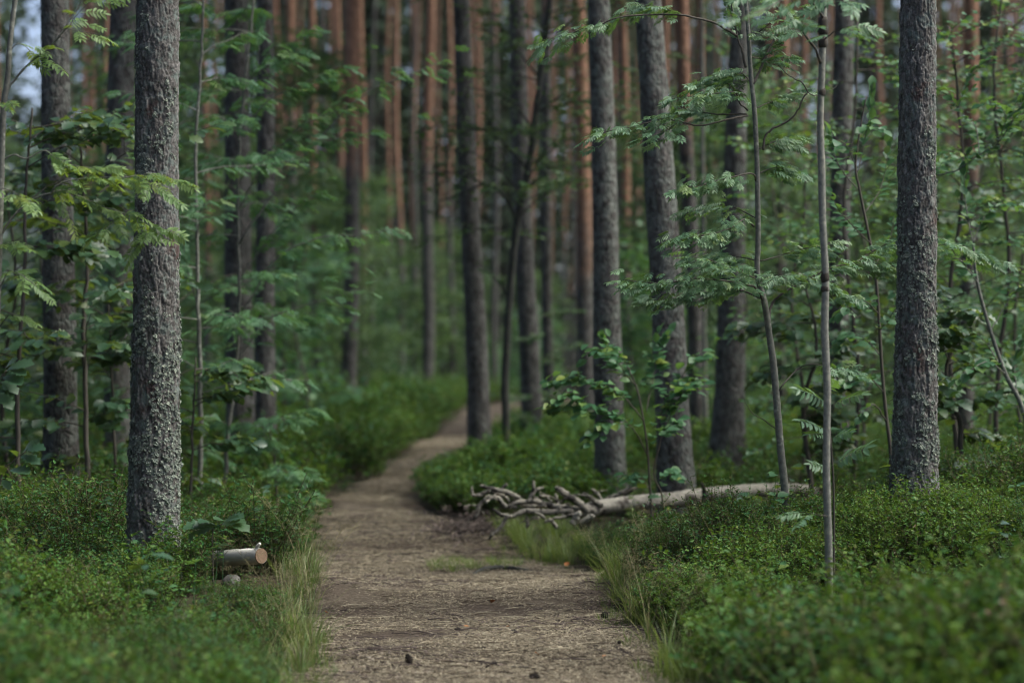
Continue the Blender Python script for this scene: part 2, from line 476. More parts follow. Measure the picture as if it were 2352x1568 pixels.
M['rowan_soft'] = leaf_mat('rowan_leaf_painted_shade', [(0, (.050, .13, .075)), (.5, (.075, .175, .090)), (.9, (.10, .21, .085)), (1, (.14, .21, .06))], .34, .5, (.14, .29, .06), .3)  # darker copy of the rowan leaf, shade put into its colour
M['rowan_warm'] = leaf_mat('rowan_leaf_painted_backlight', [(0, (.085, .165, .055)), (.5, (.125, .215, .075)), (.9, (.16, .25, .09)), (1, (.20, .25, .05))], .36, .45, (.26, .36, .04), .35)  # yellower rowan copy, light through the leaf put into its colour
M['oval'] = leaf_mat('buckthorn_leaf', [(0, (.034, .105, .052)), (.5, (.052, .140, .062)), (.88, (.080, .170, .055)), (1, (.18, .23, .04))], .34, .48, (.15, .28, .05), .3)
M['oak'] = leaf_mat('oak_leaf', [(0, (.030, .080, .048)), (.5, (.042, .100, .050)), (.9, (.06, .12, .04)), (1, (.10, .13, .03))], .32, .42, (.17, .25, .03), .5)
M['birch_leaf'] = leaf_mat('birch_leaf', [(0, (.042, .092, .048)), (.5, (.068, .126, .060)), (.9, (.092, .150, .060)), (1, (.12, .155, .05))], .36, .55, (.13, .22, .06), .2)
M['alder_leaf'] = leaf_mat('alder_leaf', [(0, (.030, .075, .034)), (.5, (.048, .105, .040)), (.9, (.075, .13, .04)), (1, (.11, .13, .04))], .32, .5, (.12, .20, .04), .25)
M['needle'] = leaf_mat('pine_needle', [(0, (.028, .060, .026)), (.6, (.045, .085, .036)), (1, (.07, .10, .04))], .18, .6, (.08, .12, .03))
M['spruce'] = leaf_mat('spruce_needle', [(0, (.018, .040, .022)), (.6, (.028, .058, .028)), (1, (.045, .075, .03))], .12, .6, (.05, .08, .02))
M['grass'] = leaf_mat('grass_blade', [(0, (.07, .13, .035)), (.55, (.10, .17, .045)), (.85, (.17, .20, .07)), (1, (.30, .27, .14))], .35, .5, (.22, .30, .06))
M['drygrass'] = leaf_mat('dry_grass', [(0, (.24, .22, .11)), (.6, (.34, .30, .17)), (1, (.20, .22, .09))], .25, .6, (.30, .28, .14))
M['twig'] = wood_mat('sapling_bark_dark', (.045, .040, .034), (.095, .085, .070), (60, 60, 12))
M['palebark'] = wood_mat('sapling_bark_pale', (.125, .130, .115), (.25, .252, .222), (50, 50, 40), spots=(.27, .27, .22), spot_scale=30)
M['rowanbark'] = wood_mat('rowan_bark', (.085, .088, .076), (.18, .182, .158), (50, 50, 40), spots=(.24, .25, .21), spot_scale=22, spot_lo=.60)
M['knot'] = wood_mat('branch_knot', (.030, .026, .022), (.07, .060, .050))
M['birchbark'] = wood_mat('birch_bark', (.50, .49, .44), (.72, .70, .63), (8, 8, 30), spots=(.06, .055, .05), spot_scale=9, spot_lo=.66)
M['mossbark'] = wood_mat('mossy_bark', (.022, .024, .020), (.060, .061, .052), (26, 26, 9), spots=(.07, .085, .05), spot_scale=9, spot_lo=.60)
M['deadwood'] = wood_mat('weathered_wood', (.14, .132, .112), (.40, .38, .325), (14, 60, 60), bump=1.0, spots=(.065, .056, .048), spot_scale=8, spot_lo=.55)
M['deadlimb'] = wood_mat('weathered_limb', (.095, .088, .075), (.33, .305, .255), (14, 60, 60), bump=1.4, spots=(.035, .032, .029), spot_scale=13, spot_lo=.52)
M['paleroot'] = wood_mat('worn_root', (.15, .125, .10), (.30, .26, .215), (20, 60, 60), bump=.6)
M['cutwood'] = wood_mat('sawn_wood', (.15, .10, .065), (.28, .19, .125), (30, 30, 30))
M['cone'] = wood_mat('pine_cone', (.022, .018, .016), (.060, .048, .040), (80, 80, 80))
M['fallen'] = flat_mat('fallen_leaf', [(0, (.42, .16, .06)), (.5, (.36, .20, .10)), (1, (.30, .12, .05))])
M['stone'] = wood_mat('pale_stone', (.06, .058, .052), (.13, .126, .112), (12, 12, 12))
M['darkchip'] = flat_mat('bark_chip', [(0, (.03, .024, .022)), (.5, (.07, .055, .05)), (1, (.14, .11, .095))])


# ------------------------------------------------------------------ ground and path
def make_ground():
    xs = np.concatenate([-np.geomspace(12, 400, 16)[::-1], np.arange(-11.6, -4, .35), np.arange(-4, 4.01, .08), np.arange(4.3, 12, .35), np.geomspace(12.3, 400, 16)])
    ys = np.concatenate([[-200, -80, -30, -12, -4, 0, 3, 5, 6.5, 7.5], np.arange(8, 26, .1), np.arange(26, 62, .4), np.geomspace(62.5, 900, 34)])
    X, Y = np.meshgrid(xs, ys)
    Z = ground(X, np.maximum(Y, 6.0))
    off = np.maximum(path_l(Y) - X, X - path_r(Y))
    Z = Z - np.where((off < 0) & (Y > 5) & (Y < 68), .03, 0)
    V = np.stack([X, Y, Z], -1).reshape(-1, 3)
    nx, ny = len(xs), len(ys)
    i = np.arange(ny - 1)[:, None] * nx; j = np.arange(nx - 1)[None]
    Q = np.stack([i + j, i + j + 1, i + nx + j + 1, i + nx + j], -1).reshape(-1, 4)
    o = MB().add(V, None, Q).obj('ground', M['ground'])
    tag(o, 'dark mossy forest floor under the trees and shrubs', 'ground', kind='structure')


def make_path():
    ds = np.concatenate([np.arange(5.5, 24, .07), np.arange(24, 68, .3)])
    ts = np.linspace(0, 1, 33)
    L = path_l(ds) - .05 + .34 * fbm2(ds * 1.3, ds * 0, 21) + .09 * fbm2(ds * 6, ds * 0, 22)
    R = path_r(ds) + .05 + .34 * fbm2(ds * 1.3, ds * 0, 31) + .09 * fbm2(ds * 6, ds * 0, 32)
    X = L[:, None] + (R - L)[:, None] * ts
    Y = np.repeat(ds[:, None], len(ts), 1)
    edge = np.minimum(ts, 1 - ts)[None] * (R - L)[:, None]
    Z = ground(X, Y, False) + .02 * fbm2(X * 3, Y * 3, 5) + .012 * fbm2(X * 9, Y * 9, 8) + .035 * fbm2(X * 1.1, Y * 1.1, 15) - .05 * np.clip(1 - edge / .10, 0, 1) + .004
    V = np.stack([X, Y, Z], -1).reshape(-1, 3)
    nx, ny = len(ts), len(ds)
    i = np.arange(ny - 1)[:, None] * nx; j = np.arange(nx - 1)[None]
    Q = np.stack([i + j, i + j + 1, i + nx + j + 1, i + nx + j], -1).reshape(-1, 4)
    o = MB().add(V, None, Q).obj('path', M['path'])
    tag(o, 'trodden brown footpath strewn with needles winding into the forest', 'path', kind='structure')


def path_z(x, d):
    return float(ground(x, d, False)[0] + .02 * fbm2(np.array([x * 3.]), np.array([d * 3.]), 5)[0] + .035 * fbm2(np.array([x * 1.1]), np.array([d * 1.1]), 15)[0])


def path_spot(px, py):
    d = CAMZ * F / (py - HY)
    for _ in range(4):
        x = (px - CX) / F * d
        d = (CAMZ - path_z(x, d)) * F / (py - HY)
    return np.array([(px - CX) / F * d, d, path_z((px - CX) / F * d, d)])


make_ground()
make_path()

# ------------------------------------------------------------------ leaf templates (axis +Y, width X, normal Z, length 1)
def tpl_diamond(w=.30, fold=.10):
    V = np.array([(0, 0, 0), (-w, .45, fold), (0, 1, -.04), (w, .45, fold)], float)
    return V, np.array([(0, 3, 2), (0, 2, 1)])


def tpl_outline(half, fold=.25, droop=.12, petiole=.12):
    """leaf from half-outline [(y, w)...] base..tip; folded along the midrib, drooping to the tip"""
    ys = [h[0] for h in half]
    mid = [(0, y) for y, _ in half]
    V = []; T = []
    n = len(half)
    def z(w, y): return fold * abs(w) - droop * y * y
    for y, w in half: V.append((0, petiole + y * (1 - petiole), z(0, y)))
    for y, w in half: V.append((-w, petiole + y * (1 - petiole), z(w, y)))
    for y, w in half: V.append((w, petiole + y * (1 - petiole), z(w, y)))
    for i in range(n - 1):
        for off, fl in ((n, 1), (2 * n, 0)):
            a, b, c, d = i, i + 1, off + i + 1, off + i
            t1, t2 = (a, b, c), (a, c, d)
            if not fl: t1, t2 = t1[::-1], t2[::-1]
            if half[i + 1][1] > 0: T.append(t1)
            if half[i][1] > 0 or half[i + 1][1] > 0: T.append(t2 if half[i][1] > 0 else t1)
    if petiole:
        k = len(V)
        V += [(-.008, 0, 0), (.008, 0, 0), (.008, petiole + .02, .0), (-.008, petiole + .02, .0)]
        T += [(k, k + 1, k + 2), (k, k + 2, k + 3)]
    T = [t for t in dict.fromkeys(T) if len(set(t)) == 3]
    return np.array(V, float), np.array(T)


TPL = {}
TPL['bil'] = tpl_diamond(.31, .10)
TPL['clump'] = tpl_diamond(.36, .14)
TPL['oval'] = tpl_outline([(0, 0), (.18, .20), (.45, .31), (.72, .25), (.9, .10), (1, 0)], .3, .15)
TPL['birch'] = tpl_diamond(.36, .12)
TPL['oak'] = tpl_outline([(0, 0), (.10, .06), (.18, .15), (.26, .10), (.36, .25), (.44, .16), (.56, .36), (.65, .20), (.77, .31), (.85, .17), (.94, .14), (1, 0)], .25, .25, .06)


def tpl_rowan(seed, lite=False):
    rs = np.random.RandomState(seed)
    pairs = rs.randint(6, 9)
    wide = rs.uniform(.30, .36)
    half = [(0, 0), (.3, .145), (.65, .15), (1, 0)] if not lite else [(0, 0), (.5, .16), (1, 0)]
    lv, lt = tpl_outline(half, .35, .12, 0.0)
    droop = rs.uniform(.10, .42)
    side = rs.uniform(-.1, .1)
    V = []; T = []; n = 0
    def axis(t): return np.array([side * t * t, t, -droop * t * t])
    ts = np.linspace(.24, .88, pairs)
    for t in ts:
        ln = wide * (1 - .9 * (t - .55) ** 2) * rs.uniform(.85, 1.1)
        for s in (-1, 1):
            a = math.radians(rs.uniform(52, 70))
            d = np.array([s * math.sin(a), math.cos(a), -.10 - droop * t + rs.uniform(-.16, .10)])
            m = orient(d[None], np.array([[rs.uniform(-.3, .3) - s * .15, rs.uniform(-.3, .1), 1.0]]))[0]
            V.append((m @ (lv * ln).T).T + axis(t + rs.uniform(-.012, .012))); T.append(lt + n); n += len(lv)
    d = np.array([2 * side, 1, -2 * droop * .9])
    m = orient(d[None], np.array([[0, 0, 1.0]]))[0]
    V.append((m @ (lv * .30).T).T + axis(.88)); T.append(lt + n); n += len(lv)
    rt = np.linspace(0, .9, 5)
    c = np.array([axis(t) for t in rt]); w = .010
    V.append(np.vstack([c + (-w, 0, 0), c + (w, 0, 0)]))
    for i in range(4):
        T.append(np.array([(n + i, n + 5 + i, n + 6 + i), (n + i, n + 6 + i, n + 1 + i)]))
    n += 10
    return np.vstack(V), np.vstack(T)


ROWAN = [tpl_rowan(s) for s in range(40, 47)]
ROWAN_L = [tpl_rowan(s, True) for s in range(60, 64)]


def leaf_meshes(name, tpls, mat):
    return [MB().add(v, t, None, .13 * i % 1).mesh(name, mat) for i, (v, t) in enumerate(tpls)]


LM = {'rowan': leaf_meshes('rowan_leaf', ROWAN, M['rowan']), 'rowan_warm': leaf_meshes('rowan_leaf', ROWAN, M['rowan_warm']),
      'oval': leaf_meshes('oval_leaf', [TPL['oval'], tpl_outline([(0, 0), (.2, .24), (.5, .34), (.8, .22), (1, 0)], .2, .25), tpl_outline([(0, 0), (.2, .16), (.5, .27), (.8, .19), (1, 0)], .45, .05)], M['oval']),
      'oak': leaf_meshes('oak_leaf', [TPL['oak'], tpl_outline([(0, 0), (.12, .08), (.2, .18), (.3, .11), (.42, .27), (.5, .19), (.6, .33), (.7, .2), (.8, .27), (.9, .13), (1, 0)], .1, .4, .06)], M['oak'])}


# ------------------------------------------------------------------ scatter by geometry nodes (ground cover only)
def source_collection(name, meshes):
    col = bpy.data.collections.new(name)
    for k, me in enumerate(meshes):
        o = bpy.data.objects.new('%s_source_%02d' % (name, k), me)
        col.objects.link(o)
    return col


_groups = {}
def scatter_group(col):
    if col.name in _groups: return _groups[col.name]
    g = bpy.data.node_groups.new('scatter_' + col.name, 'GeometryNodeTree')
    g.interface.new_socket('Geometry', in_out='INPUT', socket_type='NodeSocketGeometry')
    g.interface.new_socket('Geometry', in_out='OUTPUT', socket_type='NodeSocketGeometry')
    n, l = g.nodes, g.links
    gi, go = n.new('NodeGroupInput'), n.new('NodeGroupOutput')
    ci = n.new('GeometryNodeCollectionInfo'); ci.inputs[0].default_value = col; ci.inputs['Separate Children'].default_value = True; ci.inputs['Reset Children'].default_value = True
    ip = n.new('GeometryNodeInstanceOnPoints'); ip.inputs['Pick Instance'].default_value = True
    def at(name, t):
        a = n.new('GeometryNodeInputNamedAttribute'); a.data_type = t; a.inputs['Name'].default_value = name
        return a.outputs[0]
    l.new(gi.outputs[0], ip.inputs['Points']); l.new(ci.outputs[0], ip.inputs['Instance'])
    l.new(at('idx', 'INT'), ip.inputs['Instance Index'])
    l.new(at('rot', 'FLOAT_VECTOR'), ip.inputs['Rotation'])
    l.new(at('scl', 'FLOAT_VECTOR'), ip.inputs['Scale'])
    l.new(ip.outputs[0], go.inputs[0])
    _groups[col.name] = g
    return g


def scatter(name, pts, rot, scl, idx, col, label, cat):
    me = bpy.data.meshes.new(name)
    n = len(pts)
    me.vertices.add(n)
    me.vertices.foreach_set('co', np.asarray(pts, np.float32).ravel())
    for nm, ty, arr, key in (('rot', 'FLOAT_VECTOR', rot, 'vector'), ('scl', 'FLOAT_VECTOR', scl, 'vector'), ('idx', 'INT', idx, 'value')):
        a = me.attributes.new(nm, ty, 'POINT')
        a.data.foreach_set(key, np.asarray(arr, np.int32 if ty == 'INT' else np.float32).ravel())
    o = bpy.data.objects.new(name, me)
    C.objects.link(o)
    md = o.modifiers.new('scatter', 'NODES')
    md.node_group = scatter_group(col)
    return tag(o, label, cat, kind='stuff')


# ------------------------------------------------------------------ hero pines: bark built as relief
def bark_relief(nu, nv, circ, h, seed):
    """height field (m) and plate tint over (angle, height): stretched flaky plates split by cracks"""
    u = np.linspace(0, 1, nu, endpoint=False)[None, :] * np.ones((nv, 1))
    v = np.linspace(0, h, nv)[:, None] * np.ones((1, nu))
    cells_u = 24
    su = cells_u
    def layer(su, sv, seed, warp):
        x = u * su + warp * (noise2(u * su * 1.5, v * sv * 1.5, seed + 3, int(su * 1.5)) - .5)
        y = v * sv + warp * (noise2(u * su * 1.5, v * sv * 1.5, seed + 4, int(su * 1.5)) - .5)
        ix = np.floor(x).astype(int); iy = np.floor(y).astype(int)
        f1 = np.full(x.shape, 9.0); f2 = np.full(x.shape, 9.0); idv = np.zeros(x.shape); gy = np.zeros(x.shape)
        for dx in (-1, 0, 1):
            for dy in (-1, 0, 1):
                cx = ix + dx; cy = iy + dy
                w = cx % su
                px = cx + _hash(w, cy, seed + 1); py = cy + _hash(w, cy, seed + 2)
                dd = np.hypot(x - px, y - py)
                r = _hash(w, cy, seed + 9)
                closer = dd < f1
                f2 = np.where(closer, f1, np.minimum(f2, dd))
                idv = np.where(closer, r, idv)
                gy = np.where(closer, y - py, gy)
                f1 = np.where(closer, dd, f1)
        return f1, f2, idv, gy
    f1, f2, idv, gy = layer(su, 10.0, seed, 1.3)
    e = np.clip((f2 - f1) / .30, 0, 1)
    plate = e ** .5 * (.25 + .95 * idv)
    tilt = gy * (noise2(u * su, v * 10, seed + 70, su) - .25)               # flakes lift at one end
    g1, g2, idw, hy = layer(su * 2, 25.0, seed + 31, 1.4)
    e2 = np.clip((g2 - g1) / .30, 0, 1)
    small = e2 ** .6 * (.2 + .8 * idw)
    ridge = 1 - abs(2 * noise2(u * 30 + 2.2 * (noise2(u * 12, v * 9, seed + 81, 12) - .5), v * 7.5, seed + 80, None) - 1)
    furrow = np.clip((.30 - ridge) / .30, 0, 1)
    fine = noise2(u * 88, v * 75, seed + 50, 88) - .5
    H = .0095 * plate + .0080 * tilt + .0072 * small + .0030 * fine - .012 * furrow
    tint = np.clip(.18 + .30 * idv + .38 * idw + .45 * fine, 0, 1)
    return H, tint


def tpl_lichen(seed):
    """a crinkled rosette of lobes"""
    rs = np.random.RandomState(seed)
    V = [(0, 0, .25)]; T = []
    n = 9
    for ring, (r, z) in enumerate(((.55, .32), (1.0, .22))):
        for k in range(n):
            a = 2 * np.pi * (k + .5 * ring) / n + rs.uniform(-.15, .15)
            rr = r * rs.uniform(.6, 1.2)
            V.append((rr * math.cos(a), rr * math.sin(a), z + rs.uniform(-.25, .45)))
    for k in range(n):
        k2 = (k + 1) % n
        T.append((0, 1 + k, 1 + k2))
        T.append((1 + k, 1 + n + k, 1 + k2))
        if rs.rand() < .75: T.append((1 + k2, 1 + n + k, 1 + n + k2))
    return np.array(V, float), np.array(T)


LICH = [tpl_lichen(s) for s in range(5)]


def hero_pine(name_label, axis_px, d, width_px, seed, nlichen, crown_mesh, flare):
    """axis_px: [(x, y)...] bottom to top in view; width_px at those points"""
    ax = np.array([P(x, y, d) for x, y in axis_px])
    base = ax[0].copy(); base[2] = gz(base[0], d) - .05
    rad = np.array(width_px) / 2 / F * d
    h = ax[-1][2] + .5 - base[2]
    nu, nv = 176, int(h / .0047)
    zz = np.linspace(base[2], base[2] + h, nv)
    def fit(vals):
        return np.interp(zz, np.concatenate([[base[2]], ax[:, 2]]), np.concatenate([[vals[0]], vals]))
    cx = fit(ax[:, 0]); cr = fit(rad - .009)
    k = np.ones(61) / 61
    def smth(a): return np.convolve(np.pad(a, 30, 'edge'), k, 'valid')
    cx = smth(cx); cr = smth(cr)
    cr = cr * (1 + flare * np.exp(-(zz - base[2]) / .16))
    circ = 2 * np.pi * rad.mean()
    H, tint = bark_relief(nu, nv, circ, h, seed)
    th = np.linspace(0, 2 * np.pi, nu, endpoint=False)
    lump = .012 * (noise2(np.linspace(0, 5, nu, endpoint=False)[None] * np.ones((nv, 1)), zz[:, None] * 2.2 * np.ones((1, nu)), seed + 90, 5) - .5)
    root = (flare * .9) * np.exp(-(zz - base[2]) / .13)[:, None] * (.5 + .5 * np.cos(th * 5 + seed))[None] * rad.mean()
    R = cr[:, None] + H + lump + root
    V = np.stack([cx[:, None] + R * np.cos(th), d + R * np.sin(th), zz[:, None] * np.ones((1, nu))], -1)
    i = np.arange(nv - 1)[:, None] * nu; j = np.arange(nu)[None]; k2 = (j + 1) % nu
    Q = np.stack([i + j, i + k2, i + nu + k2, i + nu + j], -1).reshape(-1, 4)
    t = thing('pine_tree', name_label, 'tree', base)
    mb = MB().add(V.reshape(-1, 3), None, Q, tint.ravel())
    mb.obj('trunk', M['hero_bark'], t, True, base)
    top = np.array([cx[-1], d, zz[-1]])
    up = np.array([top + (0, 0, -.02), top + (.02, 0, 3), top + (.1, .1, 7), top + (.05, .2, 11)])
    u = MB().tube(smooth_poly(up, 24), np.linspace(cr[-1] + .008, .05, 24), 20, .05, seed)
    uo = u.obj('upper_trunk', M['bark'], t, True, base); uo.color = (.30, .6, 0, 1)
    # lichen rosettes, in drifts, on the crests of the plates
    rs = np.random.RandomState(seed)
    pts = []; nrm = []; s = []
    Hn = (H - H.mean()) / H.std()
    tries = 0
    while len(pts) < nlichen and tries < nlichen * 40:
        tries += 1
        a = rs.randint(nu); b = rs.randint(8, nv - 8)
        dens = noise2(a / nu * 6, zz[b] * 5.0, seed + 200, 6) * .55 + .45 * noise2(a / nu * 20, zz[b] * 17, seed + 201, 20)
        lowb = np.clip(1.15 - (zz[b] - base[2]) / 6.0, .3, 1.1)
        if dens * lowb < .43 + .11 * rs.rand() or Hn[b, a] < -.5: continue
        p = V[b, a]
        n = np.array([math.cos(th[a]), math.sin(th[a]), rs.uniform(-.2, .5)])
        pts.append(p + n * .001); nrm.append(n + rs.normal(0, .25, 3)); s.append(rs.gamma(3, .0016) + .003)
    pts = np.array(pts); nrm = np.array(nrm); s = np.array(s)
    ref = np.tile([[0, 0, 1.0]], (len(pts), 1)) + rs.normal(0, .4, (len(pts), 3))
    z = nrm / np.linalg.norm(nrm, axis=1)[:, None]
    x = np.cross(ref, z); x /= np.linalg.norm(x, axis=1)[:, None]
    y = np.cross(z, x)
    mats = np.stack([x, y, z], -1) * s[:, None, None]
    lb = MB()
    which = rs.randint(0, len(LICH), len(pts))
    for k3 in range(len(LICH)):
        q = which == k3
        lb.stamp(LICH[k3], mats[q], pts[q], rs.rand(q.sum()))
    lo = lb.obj('lichen', M['lichen'], t, False, base)
    tag(lo, 'pale grey green lichen rosettes crusting the bark', kind='stuff')
    # crown
    c = bpy.data.objects.new('crown', crown_mesh); C.objects.link(c); c.parent = t
    c.location = [float(v) for v in (up[-1] - base)]
    return t, V, th, zz


# ------------------------------------------------------------------ crowns shared by the pines
def needle_tuft(seed, n=16):
    rs = np.random.RandomState(seed); V = []; T = []
    for k in range(n):
        d = rs.normal(0, 1, 3); d[2] = abs(d[2]) * .7 + .2; d /= np.linalg.norm(d)
        s = np.cross(d, rs.normal(0, 1, 3)); s /= np.linalg.norm(s)
        b = len(V)
        V += [s * .05, -s * .05, d]
        T.append((b, b + 1, b + 2))
    return np.array(V), np.array(T)


def pine_crown(seed):
    rs = np.random.RandomState(seed)
    b = MB(); tw = MB()
    tuft = needle_tuft(seed)
    pos = []; 
    for k in range(30):
        z0 = rs.uniform(-4.0, 1.0)
        L = (1.9 - .28 * abs(z0 + 2.2)) * rs.uniform(.7, 1.3)
        a = rs.uniform(0, 2 * np.pi)
        dv = np.array([math.cos(a), math.sin(a), rs.uniform(-.05, .35)])
        p = np.array([0, 0, z0]) + np.linspace(0, 1, 6)[:, None] * dv * L
        p[:, 2] += .18 * np.linspace(0, 1, 6) ** 2 * L
        tw.tube(p, np.linspace(.035, .008, 6), 4, cap=False)
        for q in range(34):
            t = rs.uniform(.25, 1.05)
            pos.append(np.array([0, 0, z0]) + dv * L * t + rs.normal(0, .22, 3))
    tw.tube([(0, 0, -4.2), (0, 0, -2), (0, 0, 1.4)], [.06, .05, .015], 6)
    pos = np.array(pos)
    r = rs.normal(0, 1, (len(pos), 3)); r[:, 2] = abs(r[:, 2]) + .5
    mats = orient(rs.normal(0, 1, (len(pos), 3)), r) * rs.uniform(.22, .38, len(pos))[:, None, None]
    b.stamp(tuft, mats, pos, rs.rand(len(pos)))
    me = b.mesh('pine_crown', M['needle'], False)
    return me, tw


CROWNS = [pine_crown(s)[0] for s in (1, 2, 3)]


# ------------------------------------------------------------------ pines in the middle distance
def pine(label, xb, xt, wpx, d, orange, lichen, group=None, stubs=(), wtop=.8, height=None, seed=0, crown=True, flare=.55, sides=20):
    """xb: column at the base, xt: column at the top row of the photo, wpx: trunk width in photo pixels at eye level"""
    x0 = (xb - CX) / F * d
    zt = CAMZ + HY / F * d
    xT = (xt - CX) / F * d
    z0 = gz(x0, d) - .08
    height = height or max(13.0, zt - z0 + 6.5)
    base = np.array([x0, d, z0])
    rs = np.random.RandomState(seed + int(d * 10))
    n = 34
    t = np.concatenate([np.linspace(0, .09, 8), np.linspace(.11, 1, n - 8)])
    zz = z0 + t * height
    slope = (xT - x0) / (zt - z0)
    xx = x0 + slope * (zz - z0) + .012 * d / 20 * np.sin(zz * .9 + seed) * np.clip((zz - z0) / 2, 0, 1)
    yy = d + .03 * np.sin(zz * .6 + 2 * seed)
    r = wpx / 2 / F * d
    f = np.clip((zz - CAMZ) / (zt - CAMZ + .01), -1, 3)
    rr = r * np.clip(1 + (wtop - 1) * f, .25, 1.3) * (1 + flare * np.exp(-(zz - z0) / .28))
    th = thing('pine_tree', label, 'tree', base, group)
    tr = MB().tube(np.stack([xx, yy, zz], -1), rr, sides, .045, seed).obj('trunk', M['bark'], th, True, base)
    tr.color = (orange / 20.0, lichen, 0, 1)
    for (py, side, ln, dz) in stubs:
        z = CAMZ - (py - HY) / F * d
        xs = np.interp(z, zz, xx)
        L = ln / F * d
        p = np.array([(xs, d, z), (xs + side * L * .5, d - .1 * L, z + dz * L * .35), (xs + side * L, d - .25 * L, z + dz * L)])
        MB().tube(smooth_poly(p, 7), np.linspace(.030, .010, 7) * (d / 30), 7, .1, seed).obj('branch_stub', M['twig'], th, True, base)
    if crown:
        c = bpy.data.objects.new('crown', CROWNS[seed % 3]); C.objects.link(c); c.parent = th
        c.location = (float(xx[-1] - x0), float(yy[-1] - d), float(height - .8))
        c.rotation_euler = (0, 0, rs.uniform(0, 6.28))
        k = rs.uniform(.4, .55) if d > 44 else rs.uniform(.8, 1.2) if x0 > -1.5 else rs.uniform(1.2, 1.6); c.scale = (k, k, k * .85)  # unseen crowns sized for the light: small far off, wide on the left
    return th


# the two pines in focus
hero_pine('sharp lichen-crusted pine trunk left of the path, an oak seedling at its foot',
          [(352, 1240), (353, 1130), (355, 1000), (357, 850), (358, 700), (360, 500), (361, 250), (361, 0)], 13.5,
          [120, 113, 109, 108, 106, 99, 97, 96], 11, 4800, CROWNS[0], .16)
hero_pine('sharp grey-brown pine trunk rising from the shrubby bank behind the thin pale pole sapling',
          [(2099, 1112), (2102, 1000), (2103, 850), (2105, 700), (2106, 500), (2107, 250), (2109, 0)], 14.5,
          [107, 98, 93, 91, 88, 84, 82], 29, 3300, CROWNS[1], .16)

pine('dark soft-focus pine trunk at far left, wrapped in oak leaves lower down', 139, 131, 76, 19.0, 9, .55, seed=1, wtop=.85)
pine('leaning grey pine with a dark knot, half hidden behind the lichen-crusted trunk', 268, 282, 62, 23.0, 9, .5, seed=2, wtop=1.0, stubs=[(290, -1, 26, .3), (130, 1, 26, .3)])
pine('wide dark pine trunk behind the rowan sprays, touching a narrower trunk on its right', 556, 540, 66, 24.5, 5.4, .35, seed=3)
pine('narrower dark pine trunk standing against the wider one left of the path', 612, 607, 46, 24.0, 5.0, .3, seed=4)
pine('slim pine with grey foot and orange top on the mound left of the path bend', 800, 812, 35, 40.0, 4.3, .3, seed=5, wtop=.95)
pine('slim pine with dark foot and orange top standing where the path disappears', 981, 986, 28, 50.0, 4.6, .3, seed=6, wtop=.8)
pine('straight dark pine trunk just right of the path, ivy-green at its foot', 1104, 1062, 50, 27.0, 8.5, .25, seed=7, wtop=.76)
pine('dark pine trunk behind the crooked mossy tree', 1226, 1185, 46, 29.0, 8, .25, seed=8, wtop=.8)
pine('thin grey-brown pine close on the right of the trunk behind the crooked tree', 1262, 1250, 26, 36.0, 6.5, .25, seed=9, wtop=.8)
pine('orange pine with dead branch stubs left of the big grey trunk', 1352, 1327, 38, 33.0, 2.2, .2, seed=10, wtop=.85,
     stubs=[(505, -1, 60, .05), (690, -1, 46, .3), (860, -1, 50, .3), (430, -1, 30, .4), (590, 1, 30, .5)])
pine('big grey lichened pine behind the root end of the fallen log', 1406, 1374, 66, 22.0, 9, .65, seed=11, wtop=.74, flare=.4)
pine('thickest grey lichened pine right behind the fallen log', 1560, 1489, 78, 20.3, 6.0, .65, seed=12, wtop=.78, flare=.4)
pine('slender reddish pine between the two grey trunks behind the log', 1606, 1566, 36, 29.0, 3.6, .15, seed=13, wtop=.85)
pine('dark grey pine behind the middle of the log, with rowan leaves over its upper trunk', 1668, 1702, 68, 24.5, 5.4, .4, seed=14, wtop=.55)
pine('orange-barked pine seen in the gap between the two big grey trunks', 1446, 1428, 24, 42.0, 2.6, .15, seed=15)
pine('dim grey trunk behind the pole sapling', 1925, 1935, 50, 24.0, 9, .4, seed=16, wtop=.9)
pine('dim reddish trunk deep in the leaves right of the sharp right-hand pine', 2215, 2230, 40, 27.0, 3.0, .2, seed=17, wtop=.85)
for k, (xb, xt, w, d, o, nm) in enumerate([
        (728, 713, 22, 46, 3.2, 'orange pine stem leftmost in the group left of the path vista'),
        (786, 776, 20, 52, 3.4, 'orange pine stem just left of the grey-footed pine on the mound'),
        (836, 829, 20, 47, 2.8, 'orange pine stem just right of the grey-footed pine on the mound'),
        (926, 906, 16, 62, 4.0, 'thin orange pine left of the path vista, in the hazy gap'),
        (953, 947, 15, 66, 3.8, 'thin orange pine nearest left of the dark-footed slim pine'),
        (1038, 1032, 15, 64, 5.5, 'thin orange pine in the gap between slim pine and straight dark trunk'),
        (1092, 1098, 18, 58, 5.0, 'orange pine peeping out right of the straight dark trunk'),
        (1260, 1254, 17, 56, 4.2, 'thin orange pine behind the crown of the crooked mossy tree'),
        (622, 618, 17, 50, 4.6, 'orange pine stem above the two dark trunks left of the path'),
        (478, 470, 18, 44, 2.6, 'orange pine stem showing through sprays right of the lichen-crusted trunk'),
        (676, 672, 15, 60, 3.0, 'faint orange pine behind the rowan sprays'),
        (1522, 1530, 24, 38, 4.0, 'orange pine half hidden by the thickest grey trunk'),
        (1630, 1604, 24, 40, 3.0, 'orange pine right of the slender reddish one'),
        (203, 203, 16, 46, 2.4, 'reddish pine stem in the gap between the two dark left trunks'),
        (1136, 1140, 16, 60, 9.0, 'pale grey distant stem right of the straight dark trunk'),
        (1790, 1800, 30, 36, 5.0, 'dim pine behind the rowan sapling')]):
    pine(nm, xb, xt, w * .88, d, o, .2, seed=20 + k, wtop=.9, sides=14)

